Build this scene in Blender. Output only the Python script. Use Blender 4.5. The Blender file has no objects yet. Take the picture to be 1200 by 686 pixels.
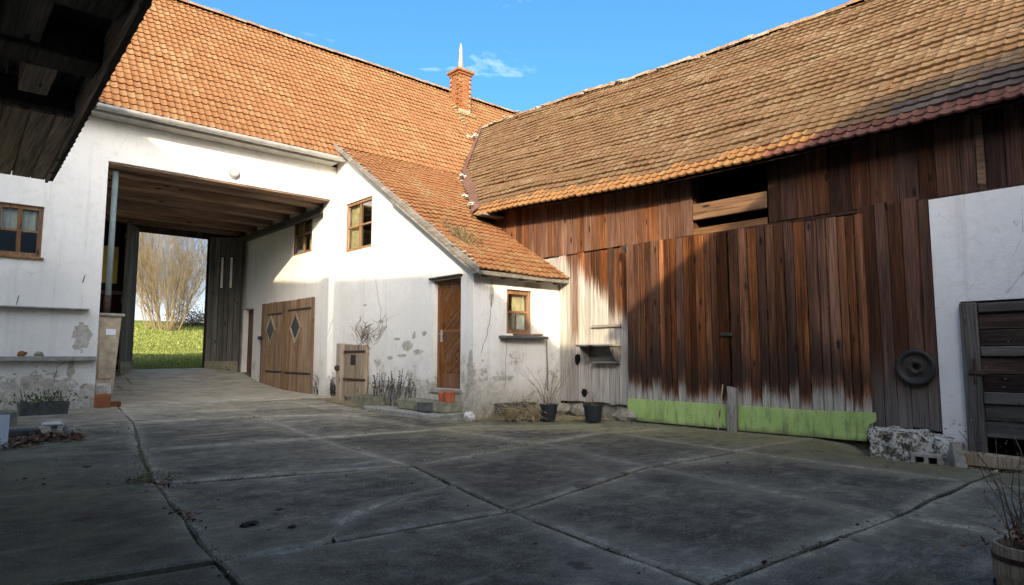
import bpy, bmesh, math, random
import numpy as np
from mathutils import Vector, Matrix, noise
R = random.Random(7)
NR = np.random.RandomState(5)
S = bpy.context.scene
COL = S.collection

# ------------------------------------------------------------------ camera, sky, sun
CAM_H = 1.15
F_PX = 765.0
PITCH = math.atan(74 / F_PX)
AZ = math.radians(42.3)
cd = bpy.data.cameras.new('camera')
cd.sensor_width = 36.0
cd.lens = F_PX / 1200 * 36
cd.clip_start = 0.05
cd.clip_end = 3000
cam = bpy.data.objects.new('camera', cd)
COL.objects.link(cam)
cam.location = (0, 0, CAM_H)
cam.rotation_euler = (math.radians(90) + PITCH, 0, -AZ)
S.camera = cam

SUN = Vector((0.85, 1.0, -0.45)).normalized()          # direction the light travels
el = math.asin(-SUN.z)
to_sun = -SUN
w = bpy.data.worlds.new('World')
S.world = w
w.use_nodes = True
nt = w.node_tree
bg = nt.nodes['Background']
sky = nt.nodes.new('ShaderNodeTexSky')
sky.sky_type = 'NISHITA'
sky.sun_disc = False
sky.sun_elevation = el
sky.sun_rotation = math.atan2(to_sun.x, to_sun.y)
sky.air_density = 0.6
sky.dust_density = 7.0
sky.ozone_density = 5.0
tc = nt.nodes.new('ShaderNodeTexCoord')
mp = nt.nodes.new('ShaderNodeMapping')
mp.inputs['Scale'].default_value = (2.2, 2.2, 5.5)
mp.inputs['Rotation'].default_value = (0.2, 0.35, 0.4)
nz = nt.nodes.new('ShaderNodeTexNoise')
nz.inputs['Scale'].default_value = 1.9
nz.inputs['Detail'].default_value = 7
nz.inputs['Roughness'].default_value = 0.55
nz.inputs['Distortion'].default_value = 0.6
rp = nt.nodes.new('ShaderNodeValToRGB')
rp.color_ramp.elements[0].position = 0.60
rp.color_ramp.elements[0].color = (0, 0, 0, 1)
rp.color_ramp.elements[1].position = 0.82
rp.color_ramp.elements[1].color = (0.4, 0.4, 0.4, 1)
mx = nt.nodes.new('ShaderNodeMix')
mx.data_type = 'RGBA'
mx.inputs[7].default_value = (6.5, 6.9, 7.4, 1)
nt.links.new(tc.outputs['Generated'], mp.inputs['Vector'])
nt.links.new(mp.outputs['Vector'], nz.inputs['Vector'])
nt.links.new(nz.outputs['Fac'], rp.inputs['Fac'])
nt.links.new(rp.outputs['Color'], mx.inputs[0])
hs = nt.nodes.new('ShaderNodeHueSaturation')
hs.inputs['Hue'].default_value = 0.492
hs.inputs['Saturation'].default_value = 1.2
nt.links.new(sky.outputs['Color'], hs.inputs['Color'])
nt.links.new(hs.outputs['Color'], mx.inputs[6])
sp = nt.nodes.new('ShaderNodeSeparateXYZ')                 # pale haze low over the horizon, all round
nt.links.new(tc.outputs['Generated'], sp.inputs[0])
mr = nt.nodes.new('ShaderNodeMapRange')
mr.interpolation_type = 'SMOOTHSTEP'
nt.links.new(sp.outputs['Z'], mr.inputs[0])
for i, v in enumerate((0.0, 0.2, 0.5, 0.0)): mr.inputs[i + 1].default_value = v
hz = nt.nodes.new('ShaderNodeMix')
hz.data_type = 'RGBA'
hz.inputs[7].default_value = (3.0, 3.6, 4.4, 1)
nt.links.new(mr.outputs[0], hz.inputs[0])
nt.links.new(mx.outputs[2], hz.inputs[6])
nt.links.new(hz.outputs[2], bg.inputs['Color'])
bg.inputs['Strength'].default_value = 0.15

sd = bpy.data.lights.new('sun', 'SUN')
sd.energy = 2.0
sd.angle = math.radians(0.5)
sd.color = (1.0, 0.90, 0.74)
so = bpy.data.objects.new('sun', sd)
COL.objects.link(so)
so.location = (-20, -25, 20)
so.rotation_euler = SUN.to_track_quat('-Z', 'Y').to_euler()
S.view_settings.view_transform = 'Standard'
S.view_settings.look = 'None'
S.view_settings.exposure = 2.05
S.view_settings.gamma = 1.0
S.view_settings.use_white_balance = True                # camera set for open shade
S.view_settings.white_balance_temperature = 8200
S.view_settings.white_balance_tint = 10

# ------------------------------------------------------------------ material helpers
class M:
    def __init__(s, name, rough=0.85, spec=0.25):
        s.m = bpy.data.materials.new(name)
        s.m.use_nodes = True
        s.t = s.m.node_tree
        s.b = s.t.nodes['Principled BSDF']
        s.b.inputs['Roughness'].default_value = rough
        s.b.inputs['Specular IOR Level'].default_value = spec
        s._p = None
    def n(s, t): return s.t.nodes.new(t)
    def put(s, inp, v):
        if hasattr(v, 'is_output') or isinstance(v, bpy.types.NodeSocket): s.t.links.new(v, inp)
        elif isinstance(v, (tuple, list)) and len(v) == 3 and inp.type == 'RGBA': inp.default_value = (*v, 1)
        else: inp.default_value = v
    def pos(s):
        if s._p is None: s._p = s.n('ShaderNodeNewGeometry')
        return s._p.outputs['Position']
    def island(s):
        s.pos(); return s._p.outputs['Random Per Island']
    def rnd(s):
        o = s.n('ShaderNodeObjectInfo').outputs['Random']
        return s.math('FRACT', s.math('ADD', o, s.island()))
    def xyz(s, v=None):
        q = s.n('ShaderNodeSeparateXYZ'); s.put(q.inputs[0], v or s.pos()); return q.outputs
    def math(s, op, a, b=0.0, c=0.0, clamp=False):
        q = s.n('ShaderNodeMath'); q.operation = op; q.use_clamp = clamp
        s.put(q.inputs[0], a); s.put(q.inputs[1], b); s.put(q.inputs[2], c); return q.outputs[0]
    def vmul(s, v, k, add=None):
        q = s.n('ShaderNodeVectorMath'); q.operation = 'MULTIPLY'; s.put(q.inputs[0], v); q.inputs[1].default_value = k
        o = q.outputs[0]
        if add is not None:
            a = s.n('ShaderNodeVectorMath'); a.operation = 'ADD'; s.put(a.inputs[0], o)
            c = s.n('ShaderNodeCombineXYZ')
            for i in range(3): s.put(c.inputs[i], add)
            s.put(a.inputs[1], c.outputs[0]); o = a.outputs[0]
        return o
    def noise(s, scale, detail=4, rough=0.55, vec=None, dist=0.0):
        q = s.n('ShaderNodeTexNoise'); s.put(q.inputs['Vector'], vec or s.pos())
        q.inputs['Scale'].default_value = scale; q.inputs['Detail'].default_value = detail
        q.inputs['Roughness'].default_value = rough; q.inputs['Distortion'].default_value = dist
        return q.outputs['Fac']
    def voro(s, scale, vec=None, feature='F1'):
        q = s.n('ShaderNodeTexVoronoi'); q.feature = feature; s.put(q.inputs['Vector'], vec or s.pos())
        q.inputs['Scale'].default_value = scale; return q.outputs[0]
    def ramp(s, f, stops):
        q = s.n('ShaderNodeValToRGB'); e = q.color_ramp.elements
        while len(e) < len(stops): e.new(0.5)
        for i, (p, c) in enumerate(stops):
            e[i].position = p
            e[i].color = (c, c, c, 1) if isinstance(c, (int, float)) else (*c, 1)
        s.put(q.inputs[0], f); return q.outputs[0]
    def range(s, f, a, b, c=0.0, d=1.0, smooth=True):
        q = s.n('ShaderNodeMapRange'); q.interpolation_type = 'SMOOTHSTEP' if smooth else 'LINEAR'
        s.put(q.inputs[0], f)
        for i, v in enumerate((a, b, c, d)): q.inputs[i + 1].default_value = v
        return q.outputs[0]
    def mix(s, f, a, b, mode='MIX'):
        q = s.n('ShaderNodeMix'); q.data_type = 'RGBA'; q.blend_type = mode
        s.put(q.inputs[0], f); s.put(q.inputs[6], a); s.put(q.inputs[7], b); return q.outputs[2]
    def hsv(s, col, h=0.5, sa=1.0, v=1.0):
        q = s.n('ShaderNodeHueSaturation'); s.put(q.inputs['Hue'], h); s.put(q.inputs['Saturation'], sa)
        s.put(q.inputs['Value'], v); s.put(q.inputs['Color'], col); return q.outputs[0]
    def col(s, c): s.put(s.b.inputs['Base Color'], c)
    def bump(s, h, strength=0.5, dist=0.02):
        q = s.n('ShaderNodeBump'); q.inputs['Strength'].default_value = strength; q.inputs['Distance'].default_value = dist
        s.put(q.inputs['Height'], h); s.t.links.new(q.outputs[0], s.b.inputs['Normal'])

def simple(name, c, rough=0.8, var=0.25, sc=6.0, bump=0.3, spec=0.25, metal=0.0, bd=0.01):
    m = M(name, rough, spec)
    a = m.noise(sc, 6, 0.6)
    d = tuple(x * (1 - var) for x in c); l = tuple(min(1, x * (1 + var)) for x in c)
    m.col(m.ramp(a, [(0.3, d), (0.7, l)]))
    if bump: m.bump(m.noise(sc * 6, 4, 0.6), bump, bd)
    m.b.inputs['Metallic'].default_value = metal
    return m.m

def wood(name, dark, mid, light, axis=2, var=0.5, bleach=None, rough=0.85, grain=1.0):
    """weathered boards: grain stretched along one axis, each board its own tone"""
    m = M(name, rough, 0.15)
    rd = m.rnd()
    k = [34.0 * grain] * 3; k[axis] = 0.9 * grain
    off = m.math('MULTIPLY', rd, 37.0)
    v = m.vmul(m.pos(), k, off)
    g = m.noise(1.0, 6, 0.62, v, 1.2)
    k2 = [6.0] * 3; k2[axis] = 0.5
    g2 = m.noise(1.0, 4, 0.6, m.vmul(m.pos(), k2, off), 0.8)
    c = m.ramp(m.math('ADD', m.math('MULTIPLY', g, 0.55), m.math('MULTIPLY', g2, 0.45)),
               [(0.36, dark), (0.52, mid), (0.68, light)])
    kk = [5.5] * 3; kk[axis] = 1.6
    kn = m.voro(1.0, m.vmul(m.pos(), kk, off))
    c = m.mix(m.range(kn, 0.16, 0.07), c, tuple(x * 0.35 for x in dark))
    c = m.hsv(c, 0.5, m.range(rd, 0, 1, 0.78, 1.12, False), m.math('MULTIPLY', m.range(m.math('FRACT', m.math('MULTIPLY', rd, 7.13)), 0, 1, 1 - var, 1 + var, False), 1.0))
    k3 = [95.0 * grain] * 3; k3[axis] = 1.6 * grain
    fine = m.noise(1.0, 3, 0.6, m.vmul(m.pos(), k3, off))
    c = m.mix(m.range(fine, 0.50, 0.30, 0, 0.75), c, tuple(x * 0.45 for x in dark))
    c = m.mix(m.range(fine, 0.58, 0.75, 0, 0.4), c, tuple(min(1, x * 1.35) for x in light))
    h = m.math('ADD', g, m.math('MULTIPLY', fine, 0.8))
    if bleach: c = bleach(m, c, g, g2, rd)
    m.col(c)
    m.bump(h, 0.55, 0.008)
    return m.m

# ------------------------------------------------------------------ mesh helpers
class MB:
    def __init__(s): s.v = []; s.f = []
    def poly(s, pts):
        o = len(s.v); s.v += [tuple(p) for p in pts]; s.f.append(tuple(range(o, o + len(pts)))); return s
    def hexa(s, p):                                   # 8 corners: bottom 4 (ccw), top 4
        o = len(s.v); s.v += [tuple(q) for q in p]
        for f in ((3, 2, 1, 0), (4, 5, 6, 7), (0, 1, 5, 4), (1, 2, 6, 5), (2, 3, 7, 6), (3, 0, 4, 7)):
            s.f.append(tuple(o + i for i in f))
        return s
    def box(s, a, b, jit=0.0):
        x0, y0, z0 = a; x1, y1, z1 = b
        p = [(x0, y0, z0), (x1, y0, z0), (x1, y1, z0), (x0, y1, z0), (x0, y0, z1), (x1, y0, z1), (x1, y1, z1), (x0, y1, z1)]
        if jit: p = [tuple(c + R.uniform(-jit, jit) for c in q) for q in p]
        return s.hexa(p)
    def cbox(s, a, b, c=0.008, jit=0.0):              # box with chamfered edges
        bm = bmesh.new()
        bmesh.ops.create_cube(bm, size=1)
        for v in bm.verts:
            v.co = Vector([(a[i] + b[i]) / 2 + v.co[i] * (b[i] - a[i]) + (R.uniform(-jit, jit) if jit else 0) for i in range(3)])
        bmesh.ops.bevel(bm, geom=bm.edges[:], offset=c, segments=1, affect='EDGES', profile=0.5)
        s.add_bm(bm); return s
    def add_bm(s, bm):
        bm.verts.ensure_lookup_table(); bm.verts.index_update()
        o = len(s.v); s.v += [tuple(v.co) for v in bm.verts]
        s.f += [tuple(o + v.index for v in f.verts) for f in bm.faces]; bm.free()
    def prism(s, pts, d):                             # polygon extruded by vector d
        o = len(s.v); n = len(pts); d = Vector(d)
        s.v += [tuple(p) for p in pts] + [tuple(Vector(p) + d) for p in pts]
        s.f.append(tuple(o + i for i in range(n))[::-1]); s.f.append(tuple(o + n + i for i in range(n)))
        for i in range(n):
            j = (i + 1) % n; s.f.append((o + i, o + j, o + n + j, o + n + i))
        return s
    def tube(s, pts, r, n=8, cap=True):
        pts = [Vector(p) for p in pts]
        rs = r if isinstance(r, (list, tuple)) else [r] * len(pts)
        o = len(s.v)
        for i, p in enumerate(pts):
            d = (pts[min(i + 1, len(pts) - 1)] - pts[max(i - 1, 0)])
            d = d.normalized() if d.length > 1e-9 else Vector((0, 0, 1))
            a = d.cross(Vector((0, 0, 1)) if abs(d.z) < 0.9 else Vector((1, 0, 0))).normalized(); b = d.cross(a)
            for k in range(n):
                t = 2 * math.pi * k / n; s.v.append(tuple(p + (a * math.cos(t) + b * math.sin(t)) * rs[i]))
        for i in range(len(pts) - 1):
            for k in range(n):
                a0 = o + i * n + k; a1 = o + i * n + (k + 1) % n; s.f.append((a0, a1, a1 + n, a0 + n))
        if cap and n > 2:
            s.f.append(tuple(o + k for k in range(n))[::-1]); e = o + (len(pts) - 1) * n; s.f.append(tuple(e + k for k in range(n)))
        return s
    def lathe(s, prof, c, n=16, axis=2, cap=True):
        o = len(s.v); c = Vector(c)
        for (r, h) in prof:
            for k in range(n):
                t = 2 * math.pi * k / n; q = [0, 0, 0]
                q[axis] = h; q[(axis + 1) % 3] = r * math.cos(t); q[(axis + 2) % 3] = r * math.sin(t)
                s.v.append(tuple(c + Vector(q)))
        for i in range(len(prof) - 1):
            for k in range(n):
                a0 = o + i * n + k; a1 = o + i * n + (k + 1) % n; s.f.append((a0, a1, a1 + n, a0 + n))
        if cap:
            s.f.append(tuple(o + k for k in range(n))[::-1]); e = o + (len(prof) - 1) * n; s.f.append(tuple(e + k for k in range(n)))
        return s
    def rock(s, c, r, sq=(1, 1, 1), sub=1, rough=0.25):
        bm = bmesh.new(); bmesh.ops.create_icosphere(bm, subdivisions=sub, radius=1)
        o = Vector((R.uniform(0, 99), R.uniform(0, 99), R.uniform(0, 99)))
        for v in bm.verts:
            k = 1 + rough * noise.noise(v.co * 1.6 + o) + rough * 0.5 * R.uniform(-1, 1)
            v.co = Vector([c[i] + v.co[i] * r * sq[i] * k for i in range(3)])
        s.add_bm(bm); return s

def mesh(name, mb, mat, smooth=False):
    me = bpy.data.meshes.new(name); me.from_pydata(mb.v, [], mb.f)
    bm = bmesh.new(); bm.from_mesh(me); bmesh.ops.recalc_face_normals(bm, faces=bm.faces[:]); bm.to_mesh(me); bm.free()
    if mat: me.materials.append(mat)
    if smooth: me.polygons.foreach_set('use_smooth', [True] * len(me.polygons))
    me.update(); return me

def obj(name, mb, mat, parent=None, smooth=False, label=None, kind=None):
    me = mb if isinstance(mb, bpy.types.Mesh) else mesh(name, mb, mat, smooth)
    o = bpy.data.objects.new(name, me); COL.objects.link(o)
    if parent is not None:
        o.parent = parent
        if parent.type == 'EMPTY': o.matrix_parent_inverse = Matrix.Translation(-parent.location)
    if label: o['label'] = label
    if kind: o['kind'] = kind
    return o
def tag(o, label, cat, group=None):
    o['label'] = label; o['category'] = cat
    if group: o['group'] = group
    return o
def thing(name, label, cat, loc=(0, 0, 0), group=None):
    o = bpy.data.objects.new(name, None); COL.objects.link(o); o.location = loc; o.empty_display_size = 0.2
    return tag(o, label, cat, group)
def struct(name, mb, mat, smooth=False):
    return obj(name, mb, mat, None, smooth, kind='structure')
def subdiv_jit(pts, step, amp, closed=True):
    out = []
    n = len(pts)
    for i in range(n if closed else n - 1):
        a = Vector(pts[i]); b = Vector(pts[(i + 1) % n]); k = max(1, int((b - a).length / step))
        for j in range(k):
            p = a.lerp(b, j / k)
            if j: p = p + Vector([R.uniform(-amp, amp) for _ in range(len(p))])
            out.append(p)
    if not closed: out.append(Vector(pts[-1]))
    return out

def wall(mb, frame, u0, u1, z0, ztop, th, holes=(), us=()):
    """frame(u, n, z)->xyz; solid wall slab with rectangular holes (ua, ub, za, zb); ztop is a number or f(u)"""
    zt = ztop if callable(ztop) else (lambda u: ztop)
    U = sorted(set([u0, u1] + [h for q in holes for h in q[:2]] + list(us)))
    Z = sorted(set([z0] + [h for q in holes for h in q[2:]]))
    nz_ = len(Z)
    def solid(i, j):
        if i < 0 or j < 0 or i >= len(U) - 1 or j >= nz_: return False
        um = (U[i] + U[i + 1]) / 2; zm = (Z[j] + Z[j + 1]) / 2 if j + 1 < nz_ else Z[j] + 0.01
        return not any(q[0] < um < q[1] and q[2] < zm < q[3] for q in holes)
    def zz(i, j): return min(Z[j], zt(U[i])) if j < nz_ else zt(U[i])
    for i in range(len(U) - 1):
        for j in range(nz_):
            if not solid(i, j): continue
            a = (U[i], zz(i, j)); b = (U[i + 1], zz(i + 1, j)); c = (U[i + 1], zz(i + 1, j + 1)); d = (U[i], zz(i, j + 1))
            for n_ in (0, th): mb.poly([frame(q[0], n_, q[1]) for q in (a, b, c, d)])
            for di, dj, e in ((-1, 0, (d, a)), (1, 0, (b, c)), (0, -1, (a, b)), (0, 1, (c, d))):
                if not solid(i + di, j + dj):
                    mb.poly([frame(e[0][0], 0, e[0][1]), frame(e[1][0], 0, e[1][1]), frame(e[1][0], th, e[1][1]), frame(e[0][0], th, e[0][1])])
    return mb

# projection used only to rank which tiles show largest
_fw = np.array([math.sin(AZ) * math.cos(PITCH), math.cos(AZ) * math.cos(PITCH), math.sin(PITCH)])
_rt = np.array([math.cos(AZ), -math.sin(AZ), 0.0]); _up = np.cross(_rt, _fw)
def seen(p):
    v = np.array(p) - np.array((0, 0, CAM_H)); d = v @ _fw
    if d < 0.5: return 0.0
    x = 600 + F_PX * (v @ _rt) / d; y = 343 - F_PX * (v @ _up) / d
    return (1 / d) if (-5 < x < 1205 and -5 < y < 691) else 0.0

# ------------------------------------------------------------------ materials
def plaster(name, base=(0.79, 0.77, 0.72), peel=0.5, dirt=0.6, z0=0.0, spots=(), ax=0):
    """limewash: broad grime, damp foot, flaking; spots = (u, z, half width, half height) of lost plaster"""
    m = M(name, 0.93, 0.12)
    co = m.xyz(); z = co[2]; u = co[ax]
    big = m.noise(0.45, 6, 0.62); med = m.noise(2.2, 9, 0.68); fine = m.noise(26, 5, 0.65); sml = m.noise(8, 8, 0.7)
    streak = m.noise(1.0, 6, 0.62, m.vmul(m.pos(), (6, 6, 0.4)))
    c = m.ramp(big, [(0.28, tuple(x * 0.84 for x in base)), (0.62, base)])
    c = m.mix(m.range(streak, 0.50, 0.78, 0, 0.42), c, (0.46, 0.43, 0.37))
    c = m.mix(m.range(sml, 0.50, 0.68, 0, 0.42), c, (0.60, 0.57, 0.50))
    hz = m.range(z, z0 + 0.05, z0 + 1.9, 1.0, 0.0)
    d = m.math('MULTIPLY', m.math('MULTIPLY', hz, m.range(m.math('ADD', m.math('MULTIPLY', med, .6), m.math('MULTIPLY', big, .4)), 0.34, 0.66)), dirt, clamp=True)
    c = m.mix(d, c, (0.33, 0.30, 0.24))
    foot = m.math('MULTIPLY', m.range(m.math('ADD', z, m.math('MULTIPLY', med, 0.8)), z0 + 0.95, z0 + 0.40), min(1.0, dirt))
    c = m.mix(foot, c, m.ramp(sml, [(0.35, (0.17, 0.15, 0.11)), (0.62, (0.42, 0.38, 0.31))]))
    pk = m.math('ADD', m.math('ADD', m.math('MULTIPLY', med, .6), m.math('MULTIPLY', sml, .4)), m.math('MULTIPLY', hz, 0.13 * peel))
    pm = m.range(pk, 0.625, 0.65)
    for (su, sz, a, b) in spots:
        du = m.math('DIVIDE', m.math('SUBTRACT', u, su), a); dz = m.math('DIVIDE', m.math('SUBTRACT', z, sz), b)
        r = m.math('SQRT', m.math('ADD', m.math('MULTIPLY', du, du), m.math('MULTIPLY', dz, dz)))
        q = m.range(m.math('ADD', r, m.math('MULTIPLY', m.math('SUBTRACT', m.math('ADD', m.math('MULTIPLY', sml, .6), m.math('MULTIPLY', med, .4)), 0.5), 4.5)), 0.96, 0.80)
        pm = m.math('MAXIMUM', pm, q)
    rc = m.ramp(m.noise(9, 6, 0.75), [(0.3, (0.22, 0.20, 0.16)), (0.5, (0.41, 0.38, 0.32)), (0.7, (0.57, 0.54, 0.48))])
    c = m.mix(pm, c, rc)
    hair = m.math('MULTIPLY', m.range(m.voro(1.1, m.vmul(m.pos(), (1, 1, .8)), 'DISTANCE_TO_EDGE'), 0.006, 0.0), m.range(med, 0.5, 0.62, 0, .55))
    c = m.mix(hair, c, (0.2, 0.19, 0.17))
    sp = m.math('MULTIPLY', m.range(m.noise(45, 3, 0.6), 0.62, 0.70), m.range(hz, 0.1, 1.0, 0.0, 0.6))
    c = m.mix(sp, c, (0.20, 0.19, 0.17))
    m.col(c)
    h = m.math('ADD', m.math('MULTIPLY', fine, 0.3), m.math('ADD', m.math('MULTIPLY', med, 1.3), m.math('ADD', m.math('MULTIPLY', big, 2.0), m.math('MULTIPLY', pm, -0.8))))
    m.bump(h, 0.7, 0.014)
    return m.m
PLASTER_FRONT = plaster('whitewash_gatehouse_front', spots=[(2.36, 1.52, .17, .26), (1.75, .42, .75, .42), (2.45, .35, .16, .3), (1.0, .75, .2, .05), (1.25, .62, .25, .05), (2.2, .9, .06, .2)])
PLASTER_SIDE = plaster('whitewash_annex_side', peel=1.15, dirt=0.9, spots=[(11.55, 1.36, .20, .10), (11.15, 1.22, .16, .06), (11.3, 1.55, .08, .09), (11.95, 1.5, .12, .03), (12.2, 1.1, .1, .04), (9.45, .6, .09, .6), (14.5, .5, .12, .5), (10.95, 1.6, .1, .05), (11.75, 1.15, .16, .03), (12.6, 1.9, .12, .05), (13.3, 2.3, .1, .03)], ax=1)
PLASTER_ANNEX = plaster('whitewash_annex_front', peel=1.1, dirt=0.9, spots=[(7.6, .45, .09, .55), (8.0, 2.3, .05, .25), (9.1, 2.55, .25, .05), (8.3, .72, .3, .06)])
PLASTER = plaster('whitewash_plaster')
PLASTER_OLD = plaster('whitewash_plaster_worn', peel=1.3, dirt=0.9)
RENDER = simple('bare_render', (0.34, 0.31, 0.26), 0.95, 0.4, 9, 0.7, bd=0.02)
MORTAR = simple('mortar', (0.62, 0.60, 0.56), 0.95, 0.25, 14, 0.8, bd=0.02)
CONCRETE = simple('old_concrete', (0.26, 0.25, 0.22), 0.9, 0.35, 8, 0.6)
CONCRETE_D = simple('dark_concrete', (0.085, 0.085, 0.08), 0.9, 0.35, 8, 0.6)
MOSSY = simple('mossy_concrete', (0.19, 0.185, 0.13), 0.95, 0.45, 8, 0.7)
STONE = simple('rough_stone', (0.27, 0.25, 0.20), 0.95, 0.4, 7, 0.9, bd=0.03)
ZINC = simple('zinc_gutter', (0.42, 0.42, 0.41), 0.5, 0.2, 5, 0.1, 0.5, 0.55)
IRON = simple('dark_iron', (0.045, 0.038, 0.034), 0.6, 0.5, 18, 0.4, 0.4, 0.4)
RUST = simple('rusty_iron', (0.06, 0.035, 0.028), 0.8, 0.5, 16, 0.5)
BLACKPL = simple('black_plastic', (0.018, 0.02, 0.024), 0.45, 0.25, 5, 0.05, 0.45)
TERRA = simple('terracotta', (0.42, 0.115, 0.055), 0.8, 0.2, 9, 0.2)
WHITE = simple('white_paint', (0.76, 0.77, 0.78), 0.6, 0.06, 4, 0.08)
CURTAIN = simple('curtain', (0.72, 0.70, 0.62), 0.95, 0.1, 10, 0.2)
CURTAIN_Y = simple('yellow_curtain', (0.66, 0.55, 0.30), 0.95, 0.2, 6, 0.2)
YELLOW = simple('yellow_board', (0.78, 0.55, 0.13), 0.7, 0.08, 4, 0.05)
PIPE = simple('grey_blue_pipe', (0.22, 0.29, 0.29), 0.5, 0.12, 5, 0.1, 0.4)
BEIGE = simple('flaking_beige_paint', (0.42, 0.33, 0.23), 0.85, 0.3, 6, 0.4)
DARK = simple('dark_soil', (0.045, 0.036, 0.026), 1.0, 0.4, 14, 0.8)
LEAD = simple('valley_sheet', (0.13, 0.068, 0.052), 0.75, 0.3, 5, 0.2, 0.3, 0.0)
STRAW = simple('dry_straw', (0.36, 0.27, 0.15), 0.95, 0.35, 9, 0.0)
DEADWEED = simple('dead_weed', (0.055, 0.048, 0.042), 0.95, 0.35, 9, 0.0)
TWIG = simple('twig_bark', (0.16, 0.11, 0.075), 0.95, 0.35, 9, 0.0)
HAZEL = simple('hazel_bark', (0.16, 0.122, 0.07), 0.9, 0.3, 3, 0.0)
MOSSG = simple('green_moss', (0.10, 0.115, 0.035), 1.0, 0.4, 10, 0.0)
def leafmat():
    m = M('dead_leaf', 0.85, 0.2); m.col(m.ramp(m.island(), [(0.0, (0.06, 0.03, 0.02)), (0.5, (0.17, 0.075, 0.045)), (1.0, (0.33, 0.22, 0.13))])); return m.m
LEAF = leafmat()
def pebmat():
    m = M('yard_crumbs', 0.9, 0.2); m.col(m.ramp(m.island(), [(0.0, (0.02, 0.019, 0.018)), (0.55, (0.05, 0.047, 0.043)), (0.8, (0.2, 0.19, 0.17)), (1.0, (0.55, 0.54, 0.52))])); return m.m
CRUMB = pebmat()
def greenleaf(name, c):
    m = M(name, 0.8, 0.2); m.col(m.ramp(m.island(), [(0.0, tuple(x * .45 for x in c)), (1.0, tuple(x * 1.4 for x in c))])); return m.m
IVY = greenleaf('trough_leaf', (0.07, 0.085, 0.035))
GRASSB = greenleaf('grass_blade', (0.15, 0.18, 0.05))
WEEDG = greenleaf('joint_grass', (0.22, 0.205, 0.09))

def glassmat(name, tint=(0.02, 0.022, 0.025)):
    m = M(name, 0.04, 0.5)
    tr = m.n('ShaderNodeBsdfTransparent'); tr.inputs[0].default_value = (0.82, 0.85, 0.84, 1)
    gl = m.n('ShaderNodeBsdfGlossy'); gl.inputs['Roughness'].default_value = 0.03
    lw = m.n('ShaderNodeLayerWeight'); lw.inputs[0].default_value = 0.25
    fr = m.n('ShaderNodeMapRange'); m.t.links.new(lw.outputs['Facing'], fr.inputs[0]); fr.inputs[3].default_value = 0.06; fr.inputs[4].default_value = 0.55
    ms = m.n('ShaderNodeMixShader')
    m.t.links.new(fr.outputs[0], ms.inputs[0]); m.t.links.new(tr.outputs[0], ms.inputs[1]); m.t.links.new(gl.outputs[0], ms.inputs[2])
    m.t.links.new(ms.outputs[0], m.t.nodes['Material Output'].inputs[0]); return m.m
GLASS = glassmat('window_glass')

def tilemat(name, a, b, c, lichen, lcol, dark):
    m = M(name, 0.9, 0.15)
    a, b, c, lcol = [tuple(x * 0.46 for x in q) for q in (a, b, c, lcol)]
    rd = m.rnd()
    base = m.mix(0.5, b, m.ramp(rd, [(0.0, a), (0.5, b), (1.0, c)]))
    n1 = m.noise(1.1, 6, 0.65); n2 = m.noise(17, 5, 0.7)
    base = m.mix(m.range(n2, 0.45, 0.75, 0, 0.55), base, tuple(x * 0.55 for x in a))
    lk = m.range(m.math('ADD', m.math('MULTIPLY', n1, 0.5), m.math('ADD', m.math('MULTIPLY', n2, 0.45), m.math('MULTIPLY', rd, 0.1))), 0.62 - lichen * 0.25, 0.72 - lichen * 0.2)
    base = m.mix(m.math('MULTIPLY', lk, 0.8), base, lcol)
    spk = m.range(m.noise(11, 5, 0.75), 0.56, 0.66, 0, dark)
    base = m.mix(spk, base, tuple(x * 0.42 for x in b))
    base = m.mix(m.range(m.noise(14, 4, 0.7), 0.60, 0.68, 0, lichen), base, tuple(min(1, x * 1.45) for x in lcol))
    dk = m.range(m.noise(5, 6, 0.7), 0.58, 0.7, 0, dark)
    base = m.mix(dk, base, (0.07, 0.05, 0.035))
    m.col(base)
    m.bump(n2, 0.5, 0.012)
    return m.m
TILE_MAIN = tilemat('orange_clay_tile', (0.375, 0.172, 0.078), (0.42, 0.20, 0.092), (0.47, 0.235, 0.112), 0.35, (0.47, 0.30, 0.155), 0.35)
TILE_CAT = tilemat('annex_clay_tile', (0.35, 0.15, 0.066), (0.40, 0.178, 0.08), (0.45, 0.215, 0.10), 0.4, (0.40, 0.28, 0.15), 0.5)
TILE_BARN = tilemat('lichen_clay_tile', (0.235, 0.135, 0.07), (0.29, 0.17, 0.09), (0.35, 0.22, 0.12), 0.35, (0.40, 0.30, 0.185), 0.95)
TILE_EDGE = tilemat('eave_clay_tile', (0.40, 0.185, 0.075), (0.46, 0.23, 0.095), (0.5, 0.29, 0.14), 0.2, (0.46, 0.30, 0.13), 0.2)
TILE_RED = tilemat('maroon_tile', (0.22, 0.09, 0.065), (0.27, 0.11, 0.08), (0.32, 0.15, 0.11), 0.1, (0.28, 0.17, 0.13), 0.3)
TILE_DARK = tilemat('dark_tile', (0.10, 0.07, 0.06), (0.14, 0.10, 0.085), (0.22, 0.17, 0.14), 0.3, (0.24, 0.2, 0.16), 0.6)
RIDGE = tilemat('ridge_clay_tile', (0.30, 0.15, 0.08), (0.36, 0.21, 0.12), (0.46, 0.31, 0.2), 0.5, (0.48, 0.42, 0.32), 0.3)
BRICK = tilemat('chimney_brick', (0.36, 0.12, 0.05), (0.45, 0.16, 0.06), (0.52, 0.22, 0.09), 0.25, (0.5, 0.32, 0.2), 0.4)

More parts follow.
